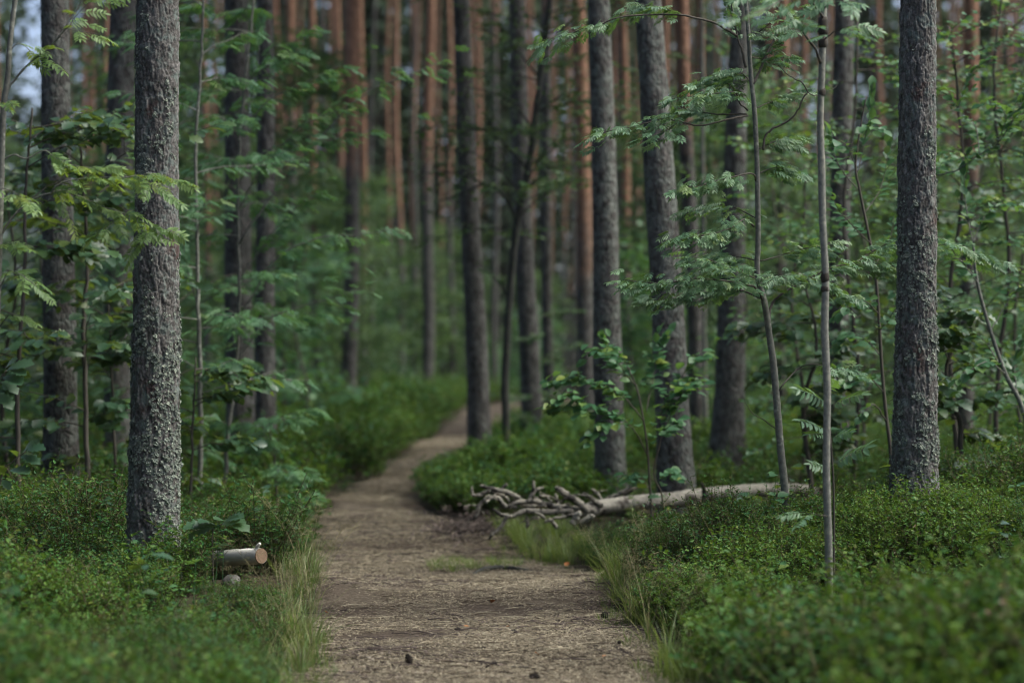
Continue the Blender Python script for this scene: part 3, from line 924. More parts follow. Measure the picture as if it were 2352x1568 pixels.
# slender pines deep in the forest
taken = []
rsf = np.random.RandomState(99)
k = 0
while k < 150:
    d = rsf.uniform(46, 112)
    px = rsf.uniform(-150, 2500)
    x = (px - CX) / F * d
    if d < 72 and path_l(d) - 1 < x < path_r(d) + 1: continue
    if any(abs(x - a) < .6 and abs(d - b) < 2.5 for a, b in taken): continue
    if 10 < px < 130: continue
    taken.append((x, d))
    pine('slender distant pine stem blurred in the depth of the forest', px, px + rsf.uniform(-14, 14), rsf.uniform(.09, .165) * F / d, d,
         rsf.choice([rsf.uniform(3.0, 5.5), rsf.uniform(3.5, 6.5), rsf.uniform(9, 16)]), .3, 'distant slender pines', seed=60 + k, sides=10, flare=.2, height=CAMZ + HY / F * d + rsf.uniform(4, 8))
    k += 1


# ------------------------------------------------------------------ broadleaf saplings
def spray_leaves(pts, n, t0, rs, spread=(35, 75), droop=(-.35, .05), tip=True):
    """positions and directions of alternate leaves along a branch, fanned near the horizontal"""
    pts = np.asarray(pts)
    seg = np.linalg.norm(np.diff(pts, axis=0), axis=1); cum = np.concatenate([[0], np.cumsum(seg)])
    pos = []; dirs = []
    for k in range(n):
        t = t0 + (1 - t0) * (k + rs.uniform(.1, .9)) / n
        s = t * cum[-1]
        p = np.array([np.interp(s, cum, pts[:, c]) for c in range(3)])
        q = np.array([np.interp(min(s + .05, cum[-1]), cum, pts[:, c]) - np.interp(max(s - .05, 0), cum, pts[:, c]) for c in range(3)])
        a = math.radians(rs.uniform(*spread)) * (1 if k % 2 else -1)
        if tip and k >= n - 2: a *= .3
        h = q / (np.linalg.norm(q) + 1e-9)
        dx = h[0] * math.cos(a) - h[1] * math.sin(a); dy = h[0] * math.sin(a) + h[1] * math.cos(a)
        pos.append(p); dirs.append((dx, dy, h[2] * .5 + rs.uniform(*droop)))
    return np.array(pos), np.array(dirs)


def put_leaves(kind, parent, base, pos, dirs, size, rs, upjit=.30, toward=.45):
    """each leaf an object under its branch"""
    ups = np.tile([[0, -toward, 1.0]], (len(pos), 1)) + rs.normal(0, upjit, (len(pos), 3))
    ms = orient(dirs, ups)
    for k in range(len(pos)):
        s = size * rs.uniform(.7, 1.2)
        me = LM[kind][rs.randint(len(LM[kind]))]
        o = bpy.data.objects.new('leaf', me)
        C.objects.link(o)
        o.parent = parent
        m = Matrix.Identity(4)
        for i in range(3):
            for j in range(3): m[i][j] = float(ms[k, i, j] * s)
            m[i][3] = float(pos[k, i] - base[i])
        o.matrix_local = m


def stamp_leaves(mb, tpls, pos, dirs, size, rs, upjit=.4, toward=.35):
    if len(pos) == 0: return
    ups = np.tile([[0, -toward, 1.0]], (len(pos), 1)) + rs.normal(0, upjit, (len(pos), 3))
    ms = orient(dirs, ups) * (size * rs.uniform(.65, 1.25, len(pos)))[:, None, None]
    w = rs.randint(0, len(tpls), len(pos))
    for k in range(len(tpls)):
        q = w == k
        if q.any(): mb.stamp(tpls[k], ms[q], pos[q], rs.rand(q.sum()))


def detailed_sapling(name, label, cat, trunk, tr, branches, d, leafkind, size, bark, seed, branch_bark=None, base_pt=None, group=None, extra=0.0):
    """trunk polyline px (first point = base), branches: (polyline, r, n leaves, t0[, spread])"""
    rs = np.random.RandomState(seed)
    T = PL(trunk, d)
    base = T[0].copy(); base[2] = gz(base[0], base[1]) - .03
    T = np.vstack([base, T[1:]]) if T[0][2] < base[2] + .25 else np.vstack([base, T])
    t = thing(name, label, cat, base, group)
    n = max(12, len(T) * 6)
    MB().tube(smooth_poly(T, n), np.array(tr), 12, .05, seed).obj('trunk', M[bark], t, True, base)
    more = MB()
    tp = {'rowan': ROWAN, 'rowan_warm': ROWAN, 'oval': [TPL['oval']], 'oak': [TPL['oak']]}[leafkind]
    for bi, br in enumerate(branches):
        pl, r, nl, t0 = br[:4]
        zig = br[4] if len(br) > 4 else 0.0
        bp = smooth_poly(PL(pl, d), max(8, len(pl) * 4), .0018, seed + bi)
        bo = MB().tube(bp, np.linspace(r, r * .35, len(bp)), 6, .08, seed + bi).obj('branch', M[branch_bark or bark], t, True, base)
        if nl:
            pos, dirs = spray_leaves(bp, nl, t0, rs)
            put_leaves(leafkind, bo, base, pos, dirs, size * rs.uniform(.9, 1.1), rs)
            if extra:
                pos, dirs = spray_leaves(bp, int(nl * extra), t0, rs)
                stamp_leaves(more, tp, pos + rs.normal(0, .03, pos.shape), dirs, size * .9, rs, .30, .42)
    if more.n: tag(more.obj('foliage', M[leafkind], t, True, base), kind='stuff')
    return t, base


# rowan sapling whose flat sprays reach over the log
detailed_sapling('rowan_sapling', 'young rowan with flat layered leaf sprays reaching left over the fallen log', 'sapling',
    [(1806, 1165), (1795, 1050), (1787, 960), (1778, 850), (1770, 790), (1757, 700), (1741, 640), (1739, 600), (1741, 563), (1740, 430), (1737, 332), (1733, 254), (1725, 176), (1719, 78), (1713, 8), (1706, -60)],
    [.026, .023, .021, .018, .016, .015, .013, .010], [
        ([(1713, 156), (1702, 113), (1692, 78), (1682, 23), (1676, -30)], .009, 6, .3),
        ([(1729, 195), (1748, 156, .05), (1772, 102, .1), (1795, 62, .15), (1811, 47, .2), (1842, 21, .2)], .010, 16, .25),
        ([(1692, 83), (1655, 59, -.1), (1616, 45, -.2), (1561, 35, -.3), (1510, 34, -.3), (1428, 39, -.4), (1373, 59, -.4), (1323, 72, -.4), (1264, 94, -.4), (1233, 117, -.4)], .008, 11, .66),
        ([(1575, 37, -.27), (1530, 22, -.25), (1480, 14, -.2), (1425, 22, -.15)], .004, 9, .1),
        ([(1717, 266), (1678, 273, -.1), (1608, 289, -.2), (1561, 279, -.3), (1522, 273, -.3), (1444, 293, -.4), (1397, 301, -.4), (1354, 314, -.4)], .007, 15, .42),
        ([(1561, 279, -.3), (1530, 300, -.4), (1500, 312, -.5), (1480, 318, -.5)], .003, 5, .2),
        ([(1715, 262), (1647, 263, .1), (1584, 254, .2), (1545, 262, .2)], .006, 9, .35),
        ([(1717, 254), (1698, 234, -.1), (1686, 211, -.2), (1616, 219, -.35), (1545, 227, -.4)], .006, 13, .3),
        ([(1690, 222), (1670, 190, .2), (1640, 178, .3), (1600, 186, .35)], .004, 8, .2),
        ([(1727, 190), (1700, 168, .1), (1660, 170, .2), (1630, 180, .2)], .004, 7, .2),
        ([(1733, 250), (1790, 225, .2), (1830, 205, .2)], .004, 6, .3),
        ([(1722, 130), (1770, 138, .2), (1810, 130, .2)], .004, 6, .3),
        ([(1720, 90), (1760, 62, -.2), (1790, 40, -.3)], .004, 6, .2),
        ([(1737, 418), (1725, 398, -.1), (1655, 414, -.25), (1616, 426, -.3), (1561, 434, -.4)], .006, 16, .25),
        ([(1738, 345), (1780, 325, .1), (1810, 322, .2), (1830, 330, .2)], .004, 6, .3),
        ([(1740, 400), (1780, 385, .1), (1830, 398, .2)], .004, 6, .3),
        ([(1733, 520), (1709, 504, -.1), (1670, 527, -.3), (1600, 543, -.4), (1537, 555, -.45)], .006, 17, .25),
        ([(1735, 500), (1690, 478, .2), (1640, 470, .3), (1590, 480, .3)], .004, 8, .2),
        ([(1752, 690), (1735, 660, -.1), (1690, 650, -.3), (1600, 640, -.45), (1520, 650, -.5), (1432, 642, -.5)], .008, 24, .25),
        ([(1745, 685), (1700, 668, .1), (1620, 672, .2), (1550, 685, .2), (1482, 690, .2)], .007, 17, .25),
        ([(1740, 600), (1700, 590, .2), (1640, 596, .3), (1580, 600, .3)], .005, 11, .2),
        ([(1736, 640), (1690, 618, -.3), (1640, 600, -.5), (1590, 590, -.6)], .005, 11, .2),
        ([(1765, 740), (1772, 700, .1), (1800, 672, .1), (1850, 645, .2), (1900, 618, .3), (1960, 606, .4), (2020, 606, .5), (2060, 612, .5)], .009, 20, .35),
        ([(1850, 645, .2), (1900, 660, .2), (1950, 680, .2)], .004, 7, .2),
        ([(1745, 600), (1800, 585, .1), (1850, 570, .1), (1910, 560, .2)], .005, 9, .3),
        ([(1960, 606, .4), (2010, 575, .5), (2045, 560, .5), (2100, 575, .7), (2180, 560, .7), (2230, 575, .7), (2285, 612, .7)], .005, 20, .1),
        ([(1750, 655), (1780, 640, -.2), (1830, 630, -.3), (1870, 640, -.3)], .004, 8, .2),
        ([(1752, 345), (1760, 309), (1780, 293), (1811, 277), (1833, 254), (1846, 223), (1854, 211), (1840, 188), (1815, 176), (1788, 150)], .008, 0, 0),
        ([(1854, 211), (1868, 220, .1), (1885, 215, .2), (1920, 200, .25), (1930, 168, .25)], .004, 0, 0),
        ([(1784, 905), (1800, 880), (1830, 850, .2), (1865, 835, .2), (1935, 850, .4), (1960, 835, .4)], .005, 5, .6),
        ([(1783, 985), (1755, 965), (1725, 945, -.1), (1705, 910, -.1)], .004, 0, 0),
    ], 14.6, 'rowan', .108, 'rowanbark', 301, 'twig', extra=3.6)

# thin pale pole sapling standing closer than the pines
t, b = detailed_sapling('pole_sapling', 'thin straight pale-barked pole sapling with dark branch scars, nearest upright on the shrubby bank', 'sapling',
    [(1905, 1400), (1903, 1250), (1898, 1080), (1900, 900), (1894, 760), (1896, 640), (1889, 500), (1887, 380), (1884, 280), (1889, 120), (1892, 0), (1894, -120)],
    [.0205, .0195, .0190, .0200, .0180, .0195, .0170, .0180, .0165], [
        ([(1886, 148), (1866, 102, -.1), (1827, 55, -.3), (1780, 12, -.5), (1740, -20, -.6)], .008, 9, .3),
        ([(1890, 40), (1870, 10, -.4), (1830, -15, -.9), (1760, 20, -1.3), (1700, 42, -1.5)], .006, 9, .35),
        ([(1892, 90), (1915, 75, -.2), (1945, 62, -.3), (1965, 58, -.3)], .004, 4, .4),
        ([(1892, 20), (1920, 0, -.6), (1960, 15, -.9)], .005, 5, .3),
        ([(1902, 1185), (1885, 1182, -.1), (1850, 1178, -.15)], .0025, 3, .5),
    ], 12.3, 'rowan', .155, 'palebark', 302, 'twig')
for (yy, rr, hh) in ((60, .026, .045), (97, .024, .03), (212, .0195, .02), (636, .0215, .03), (664, .0215, .016)):
    xx = np.interp(yy, [0, 120, 300, 450, 640, 900, 1150, 1385], [1892, 1889, 1886, 1888, 1895, 1898, 1902, 1904])
    c = P(xx, yy, 12.3)
    MB().tube([c + (0, 0, hh * q) for q in (-1, -.6, 0, .5, 1)], [rr * .78, rr * .96, rr * 1.05, rr * .98, rr * .8], 14, .16, yy).obj('branch_scar', M['knot'], t, True, b)

# rowan seedling by the pole
t, b = detailed_sapling('rowan_seedling', 'rowan seedling with a few large pale feathery leaves around the pole sapling', 'sapling',
    [(1915, 1150), (1910, 1040), (1904, 960), (1902, 890)], [.006, .005, .003], [], 12.75, 'rowan', .2, 'twig', 303)
rs = np.random.RandomState(5)
for (x0, y0, x1, y1, s) in ((1904, 940, 1972, 895, .20), (1908, 1070, 1982, 1040, .22), (1905, 1010, 1976, 990, .18), (1902, 930, 1838, 890, .19), (1904, 990, 1826, 975, .18), (1908, 1080, 1812, 1056, .20), (1905, 1000, 1850, 1010, .15), (1903, 900, 1925, 880, .15)):
    p0, p1 = P(x0, y0, 12.75), P(x1, y1, 12.55)
    dv = (p1 - p0); dv[2] = abs(dv[2]) + .06
    put_leaves('rowan', t, b, p0[None], dv[None], s * 1.2, rs, .15, .9)

# rowan at the left margin
detailed_sapling('rowan_sapling', 'rowan at the left margin, its arching twigs reaching across the lichen-crusted trunk', 'sapling',
    [(-14, 1240), (-12, 900), (-4, 600), (2, 422), (4, 351), (8, 254), (18, 176), (23, 98), (35, 0), (45, -80)],
    [.022, .020, .017, .014, .011], [
        ([(-8, 600), (0, 547), (39, 488), (78, 457), (117, 443), (148, 438, .05), (187, 453, .1), (234, 474, .1), (281, 488, .1), (332, 511, .1), (379, 527, .1)], .007, 19, .42),
        ([(117, 443), (137, 422), (195, 410), (273, 407), (312, 404), (351, 398), (405, 412)], .005, 18, .2),
        ([(4, 367), (35, 355), (60, 365), (101, 346), (125, 363), (156, 375), (195, 385), (234, 385)], .005, 11, .42),
        ([(16, 210), (27, 191), (70, 144), (109, 113), (148, 66), (187, 4), (200, -20)], .007, 8, .12),
        ([(148, 66), (185, 72), (225, 80)], .003, 4, .3),
        ([(109, 113), (150, 70, -.2), (200, 10, -.3), (240, -5, -.3)], .003, 5, .6),
        ([(20, 120), (45, 100), (80, 128), (105, 135)], .003, 5, .3),
        ([(0, 430), (30, 440, -.1), (60, 462, -.2)], .003, 5, .2),
        ([(-6, 600), (10, 560), (38, 560, -.1)], .003, 4, .3),
        ([(-8, 690), (20, 625, -.1), (60, 640, -.2), (95, 670, -.2)], .004, 7, .2),
        ([(-8, 760), (25, 720, -.1), (60, 735, -.1)], .004, 6, .2),
        ([(-4, 230), (-12, 235, -.1), (25, 230, -.2)], .003, 3, .2),
        ([(312, 404), (345, 425, -.1), (370, 445, -.1)], .003, 5, .2),
        ([(281, 488, .1), (250, 520, 0), (215, 545, 0)], .003, 6, .2),
        ([(332, 511, .1), (335, 540), (320, 565)], .003, 4, .2),
        ([(130, 440), (150, 480), (155, 505)], .003, 3, .2),
    ], 12.4, 'rowan_warm', .132, 'rowanbark', 304, 'rowanbark', extra=.3)

# buckthorn beside the log
detailed_sapling('buckthorn_sapling', 'two-stemmed leafy buckthorn sapling in front of the fallen log', 'sapling',
    [(1496, 1170), (1492, 1110), (1488, 1040), (1478, 965), (1462, 890), (1440, 840)], [.010, .009, .007, .004], [
        ([(1524, 1170), (1518, 1130), (1502, 1090), (1512, 1030), (1530, 975), (1555, 920), (1580, 890)], .008, 8, .6),
        ([(1489, 1050), (1455, 985, -.1), (1410, 950, -.2), (1345, 935, -.3), (1265, 938, -.3)], .005, 26, .3),
        ([(1478, 965), (1430, 910, -.1), (1370, 880, -.2), (1320, 862, -.2), (1270, 880, -.2)], .005, 26, .25),
        ([(1462, 890), (1425, 840, .1), (1400, 805, .2), (1392, 780, .2)], .004, 16, .2),
        ([(1500, 985), (1540, 915, .1), (1575, 885, .1), (1605, 870, .2)], .004, 18, .2),
        ([(1530, 950), (1565, 870, .3), (1590, 830, .3), (1620, 815, .4)], .004, 14, .3),
        ([(1484, 945), (1500, 870, .2), (1512, 810, .3), (1520, 770, .3)], .004, 16, .3),
        ([(1448, 850), (1420, 815), (1380, 800, -.2), (1350, 812, -.2)], .003, 14, .1),
        ([(1488, 1010), (1530, 985, -.2), (1560, 960, -.3)], .003, 8, .2),
        ([(1494, 1120), (1470, 1100, -.1), (1440, 1098, -.2)], .003, 6, .4),
        ([(1512, 1110), (1530, 1085, -.1), (1550, 1090, -.2)], .003, 5, .4),
        ([(1410, 950, -.2), (1380, 985, -.3), (1345, 1000, -.3)], .003, 10, .2),
        ([(1360, 935, -.3), (1310, 905, -.3), (1285, 915, -.3)], .003, 10, .2),
    ], 17.6, 'oval', .100, 'twig', 305, extra=2.6)

# leafy sapling between the pole and the right-hand pine
detailed_sapling('buckthorn_sapling', 'dark-stemmed leafy buckthorn between pole sapling and right-hand pine, bright young leaves on top', 'sapling',
    [(2046, 1050), (2036, 960), (2026, 850), (2012, 640), (1995, 540), (1975, 440), (1965, 380), (1975, 300), (1990, 220)], [.014, .012, .010, .008, .004], [
        ([(1968, 400), (1985, 330, .1), (1998, 260, .1), (2003, 195, .1)], .004, 16, .3),
        ([(1975, 440), (1940, 400, .2), (1915, 350, .3), (1905, 300, .3)], .004, 18, .3),
        ([(1985, 490), (2020, 440, .2), (2035, 380, .3), (2040, 330, .3)], .004, 18, .25),
        ([(2000, 560), (1960, 520, -.2), (1925, 480, -.3), (1910, 440, -.3)], .004, 18, .25),
        ([(2008, 610), (2040, 560, .2), (2055, 500, .3)], .004, 14, .25),
        ([(2018, 720), (1985, 690, -.2), (1950, 700, -.3), (1920, 730, -.3)], .004, 18, .25),
        ([(2024, 820), (1990, 780, .2), (1950, 770, .3), (1915, 800, .3)], .004, 18, .25),
        ([(2030, 900), (2000, 870, -.2), (1960, 860, -.3), (1925, 880, -.3)], .004, 16, .3),
        ([(2020, 760), (2050, 720, -.2), (2062, 690, -.2)], .004, 10, .25),
        ([(2038, 970), (2010, 930, -.1), (1990, 940, -.2), (1955, 985, -.2), (1930, 985, -.2)], .005, 10, .5),
        ([(1965, 380), (1940, 330, -.2), (1900, 320, -.3)], .003, 12, .2),
        ([(1975, 300), (2000, 290, -.2), (2025, 300, -.3)], .003, 10, .2),
    ], 16.2, 'oval', .085, 'twig', 306, extra=.5)

detailed_sapling('buckthorn_sapling', 'arching leafy buckthorn at the right margin, stems crossing behind the right-hand pine', 'sapling',
    [(2400, 1090), (2352, 950), (2310, 860), (2275, 760), (2245, 650), (2235, 560)], [.018, .016, .014, .012, .008], [
        ([(2275, 760), (2310, 700, .1), (2340, 660, .1), (2380, 640)], .005, 14, .2),
        ([(2245, 650), (2210, 600, -.2), (2180, 590, -.2)], .005, 12, .2),
        ([(2235, 560), (2260, 500, .1), (2300, 470, .1), (2345, 470, .1)], .005, 20, .15),
        ([(2155, 402, .3), (2200, 390, .2), (2250, 355, .1), (2290, 330, .1), (2320, 290)], .006, 16, .4),
        ([(2235, 560), (2220, 480, .2), (2215, 400, .2), (2230, 330, .2)], .005, 20, .2),
        ([(2290, 330, .1), (2310, 270), (2290, 240), (2260, 240)], .004, 18, .2),
        ([(2320, 290), (2350, 230), (2370, 180)], .005, 14, .1),
        ([(2310, 860), (2270, 830, -.2), (2230, 850, -.3), (2190, 880, -.3)], .005, 18, .25),
        ([(2340, 920), (2330, 840, .1), (2350, 770, .1)], .005, 16, .2),
        ([(2300, 840), (2250, 770, .2), (2200, 750, .2)], .004, 16, .2),
        ([(2250, 355, .1), (2240, 290, .2), (2200, 250, .2), (2180, 210, .2)], .004, 20, .15),
        ([(2200, 250, .2), (2230, 170, .2), (2270, 130, .2)], .004, 20, .1),
    ], 16.6, 'oval', .085, 'rowanbark', 307, extra=.5)


# oak seedlings
def oak_seedling(label, stem, leaves, d, seed, size):
    rs = np.random.RandomState(seed)
    S = PL(stem, d)
    base = S[0].copy(); base[2] = gz(base[0], d) - .02
    t = thing('oak_seedling', label, 'seedling', base)
    sp = smooth_poly(np.vstack([base, S[1:]]), 14)
    MB().tube(sp, np.linspace(.005, .0025, 14), 6).obj('stem', M['twig'], t, True, base)
    for (x0, y0, x1, y1, s, tilt) in leaves:
        p0, p1 = P(x0, y0, d), P(x1, y1, d - .12)
        put_leaves('oak', t, base, p0[None], (p1 - p0)[None], s * size, rs, .12, tilt)


oak_seedling('small oak seedling with broad blue-green leaves at the foot of the lichen-crusted pine',
             [(490, 1265), (488, 1225), (500, 1208), (522, 1198)],
             [(522, 1198, 572, 1173, 1.0, .5), (520, 1198, 545, 1168, .9, .9), (518, 1200, 500, 1172, 1.1, 1.0), (500, 1206, 470, 1188, 1.2, .9), (500, 1206, 452, 1200, 1.2, .8),
              (498, 1208, 425, 1196, 1.3, .5), (522, 1198, 575, 1198, .9, .4), (495, 1212, 440, 1212, 1.0, .6), (510, 1204, 530, 1182, .9, .9)], 13.25, 41, .15)
oak_seedling('oak seedling with lobed bluish leaves at the left margin, above the shrubs',
             [(-40, 1240), (0, 1108), (30, 1060), (60, 1036)],
             [(60, 1036, 122, 1012, 1.2, .6), (60, 1036, 95, 1008, 1.1, .9), (55, 1040, 60, 1005, 1.0, 1.0), (45, 1048, 100, 1045, 1.1, .5), (40, 1050, 20, 1015, 1.0, .8), (20, 1080, 70, 1072, 1.0, .6), (10, 1095, -10, 1050, 1.1, .7), (5, 1100, 30, 1125, .9, .6)], 13.0, 42, .14)
oak_seedling('taller oak seedling at the left margin with upturned pale leaves',
             [(-60, 1240), (-25, 960), (-5, 880), (15, 850)],
             [(15, 850, 72, 806, 1.3, .6), (15, 850, 55, 838, 1.2, .8), (10, 856, 20, 805, 1.1, .9), (5, 865, 45, 868, 1.1, .6), (0, 875, 60, 890, 1.2, .5), (-8, 900, 35, 925, 1.1, .5)], 12.8, 43, .15)


# softer saplings: trunk with limbs, crown of leaves in one piece
def soft_sapling(name, label, stems, limbs, d, tpls, size, mat, bark, seed, nauto=0, auto=(.3, 1.0, .5), per=14, group=None, cat='sapling', leafmul=1.0, crownname='crown'):
    """stems: (polyline px, r0, r1), limbs: (polyline px, r, n leaves); nauto limbs sprout from the stems between t0 and t1 with length L"""
    rs = np.random.RandomState(seed)
    S0 = PL(stems[0][0], d)
    base = S0[0].copy(); base[2] = gz(base[0], base[1]) - .05
    t = thing(name, label, cat, base, group)
    wood = MB(); leaf = MB()
    for si, (pl, r0, r1) in enumerate(stems):
        S = PL(pl, d)
        if si == 0: S = np.vstack([base, S[1:]])
        sp = smooth_poly(S, len(S) * 6, .003, seed + si)
        wood.tube(sp, np.linspace(r0, r1, len(sp)), 9, .06, seed + si)
        t0, t1, L = auto
        for k in range(nauto):
            i = min(int((t0 + (t1 - t0) * (k + rs.rand()) / nauto) * (len(sp) - 1)), len(sp) - 1)
            a = rs.uniform(0, 2 * np.pi); l = L * rs.uniform(.6, 1.25)
            dv = np.array([math.cos(a), math.sin(a), rs.uniform(.05, .75)])
            q = sp[i] + np.linspace(0, 1, 7)[:, None] * dv * l + rs.normal(0, .015, (7, 3)) * np.linspace(0, 1, 7)[:, None]
            q[:, 2] -= .25 * l * np.linspace(0, 1, 7) ** 2
            wood.tube(q, np.linspace(.006, .002, 7) * max(1, L), 5, cap=False)
            pos, dirs = spray_leaves(q, int(per * 1.7 * leafmul), .15, rs)
            stamp_leaves(leaf, tpls, pos + rs.normal(0, .02 * max(1, L), pos.shape), dirs, size, rs)
            for s in range(3):
                j = rs.randint(2, 6); a2 = a + rs.choice([-1, 1]) * rs.uniform(.5, 1.1); l2 = l * rs.uniform(.3, .55)
                w = q[j] + np.linspace(0, 1, 5)[:, None] * np.array([math.cos(a2), math.sin(a2), rs.uniform(-.1, .4)]) * l2
                wood.tube(w, np.linspace(.0035, .0015, 5) * max(1, L), 4, cap=False)
                pos, dirs = spray_leaves(w, int(per * .6 * leafmul), .15, rs)
                stamp_leaves(leaf, tpls, pos, dirs, size, rs)
    for li, (pl, r, nl) in enumerate(limbs):
        q = smooth_poly(PL(pl, d), len(pl) * 5, .004, seed + 50 + li)
        wood.tube(q, np.linspace(r, r * .3, len(q)), 7, .05, li)
        if nl:
            pos, dirs = spray_leaves(q, nl, .25, rs)
            stamp_leaves(leaf, tpls, pos + rs.normal(0, .03 if nl < 45 else .13, pos.shape), dirs, size, rs)
    wood.obj('trunk', M[bark], t, True, base)
    if leaf.n: leaf.obj(crownname, M[mat], t, True, base)
    return t


OV = [TPL['oval']]; OK = [TPL['oak']]; BI = [TPL['birch']]
soft_sapling('oak_sapling', 'shady oak sapling whose lobed leaves veil the dark trunk at far left', [([(206, 1195), (198, 980), (192, 760), (200, 600), (190, 420), (180, 280)], .022, .008)], [], 17.6, OK, .125, 'oak', 'twig', 501, 17, (.12, 1, .75), 12)
soft_sapling('oak_sapling', 'shady oak sapling at the left margin under the rowan twigs', [([(45, 1175), (40, 900), (55, 650), (60, 420), (75, 250)], .020, .007)], [], 16.9, OK, .125, 'oak', 'twig', 502, 14, (.2, 1, .65), 12)
soft_sapling('oak_sapling', 'low dark oak sapling in the gap left of the lichen-crusted trunk', [([(270, 1195), (262, 1000), (255, 820), (250, 700)], .014, .006)], [], 18.4, OK, .12, 'oak', 'twig', 503, 12, (.1, 1, .55), 12)
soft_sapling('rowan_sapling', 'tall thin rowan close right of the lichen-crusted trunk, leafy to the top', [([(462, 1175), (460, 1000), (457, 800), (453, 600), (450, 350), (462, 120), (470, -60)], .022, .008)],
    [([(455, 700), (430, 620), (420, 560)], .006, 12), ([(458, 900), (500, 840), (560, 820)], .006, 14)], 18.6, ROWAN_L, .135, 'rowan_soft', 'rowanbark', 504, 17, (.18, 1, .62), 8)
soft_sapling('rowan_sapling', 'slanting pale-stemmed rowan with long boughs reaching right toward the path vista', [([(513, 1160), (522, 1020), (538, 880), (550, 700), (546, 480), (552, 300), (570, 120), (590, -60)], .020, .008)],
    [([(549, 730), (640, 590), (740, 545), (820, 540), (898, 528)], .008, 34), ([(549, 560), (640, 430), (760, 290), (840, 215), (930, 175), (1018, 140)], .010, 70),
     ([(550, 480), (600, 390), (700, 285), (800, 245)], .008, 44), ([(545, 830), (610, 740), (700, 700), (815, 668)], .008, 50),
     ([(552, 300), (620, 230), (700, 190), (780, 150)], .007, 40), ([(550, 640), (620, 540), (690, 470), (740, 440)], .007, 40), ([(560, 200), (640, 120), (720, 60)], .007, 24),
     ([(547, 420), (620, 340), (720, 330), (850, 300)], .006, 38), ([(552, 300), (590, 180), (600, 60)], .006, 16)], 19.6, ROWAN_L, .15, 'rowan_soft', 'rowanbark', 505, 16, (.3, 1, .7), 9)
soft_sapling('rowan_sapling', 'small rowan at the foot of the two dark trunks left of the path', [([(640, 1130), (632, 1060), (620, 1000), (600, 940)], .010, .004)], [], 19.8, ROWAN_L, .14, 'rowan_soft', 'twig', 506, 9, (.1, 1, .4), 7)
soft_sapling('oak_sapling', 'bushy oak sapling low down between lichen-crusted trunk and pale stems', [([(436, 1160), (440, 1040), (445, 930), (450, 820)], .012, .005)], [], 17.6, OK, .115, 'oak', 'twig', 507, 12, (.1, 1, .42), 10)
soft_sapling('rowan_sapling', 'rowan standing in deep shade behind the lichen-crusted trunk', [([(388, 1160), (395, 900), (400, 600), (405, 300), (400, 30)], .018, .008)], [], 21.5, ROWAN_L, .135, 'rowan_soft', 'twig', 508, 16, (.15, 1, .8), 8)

soft_sapling('crooked_tree', 'crooked dark mossy tree leaning right, one bough arching left over the path', [([(1166, 1125), (1163, 1000), (1160, 880), (1170, 700), (1186, 520), (1212, 400), (1232, 250), (1250, 100), (1262, 0), (1290, -250)], .044, .030)],
    [([(1186, 510), (1165, 460), (1135, 430), (1105, 424), (1070, 440), (1010, 462)], .022, 60), ([(1120, 428), (1080, 405), (1030, 395), (960, 400)], .012, 110),
     ([(1215, 395), (1170, 340), (1110, 300), (1030, 290), (960, 300)], .014, 170), ([(1225, 300), (1180, 240), (1120, 210), (1060, 200)], .012, 140), ([(1230, 260), (1290, 220), (1340, 200)], .012, 110),
     ([(1220, 380), (1290, 330), (1340, 310)], .010, 100), ([(1205, 430), (1260, 400), (1330, 390)], .010, 80), ([(1240, 180), (1190, 120), (1130, 80), (1080, 60)], .012, 130), ([(1245, 120), (1300, 60), (1350, 10)], .012, 110),
     ([(1172, 690), (1130, 630), (1100, 600)], .010, 18), ([(1200, 440), (1130, 380), (1080, 350), (1000, 345)], .010, 120)], 25.0, BI, .066, 'alder_leaf', 'mossbark', 509, 30, (.42, 1, 1.25), 26, cat='tree')
soft_sapling('birch_sapling', 'thin pale birch stem between the thickest grey pine and the dark trunk behind the log', [([(1622, 1105), (1620, 950), (1618, 800), (1615, 500), (1612, 100), (1610, -100)], .030, .018)], [], 28.0, BI, .06, 'birch_leaf', 'rowanbark', 510, 8, (.5, 1, .7), 16)
soft_sapling('birch_sapling', 'pale-stemmed sapling leafed low down, right of the straight dark trunk', [([(1240, 1080), (1243, 950), (1238, 820), (1236, 700)], .018, .008)], [], 29.0, BI, .07, 'birch_leaf', 'palebark', 511, 10, (.1, 1, .6), 16)
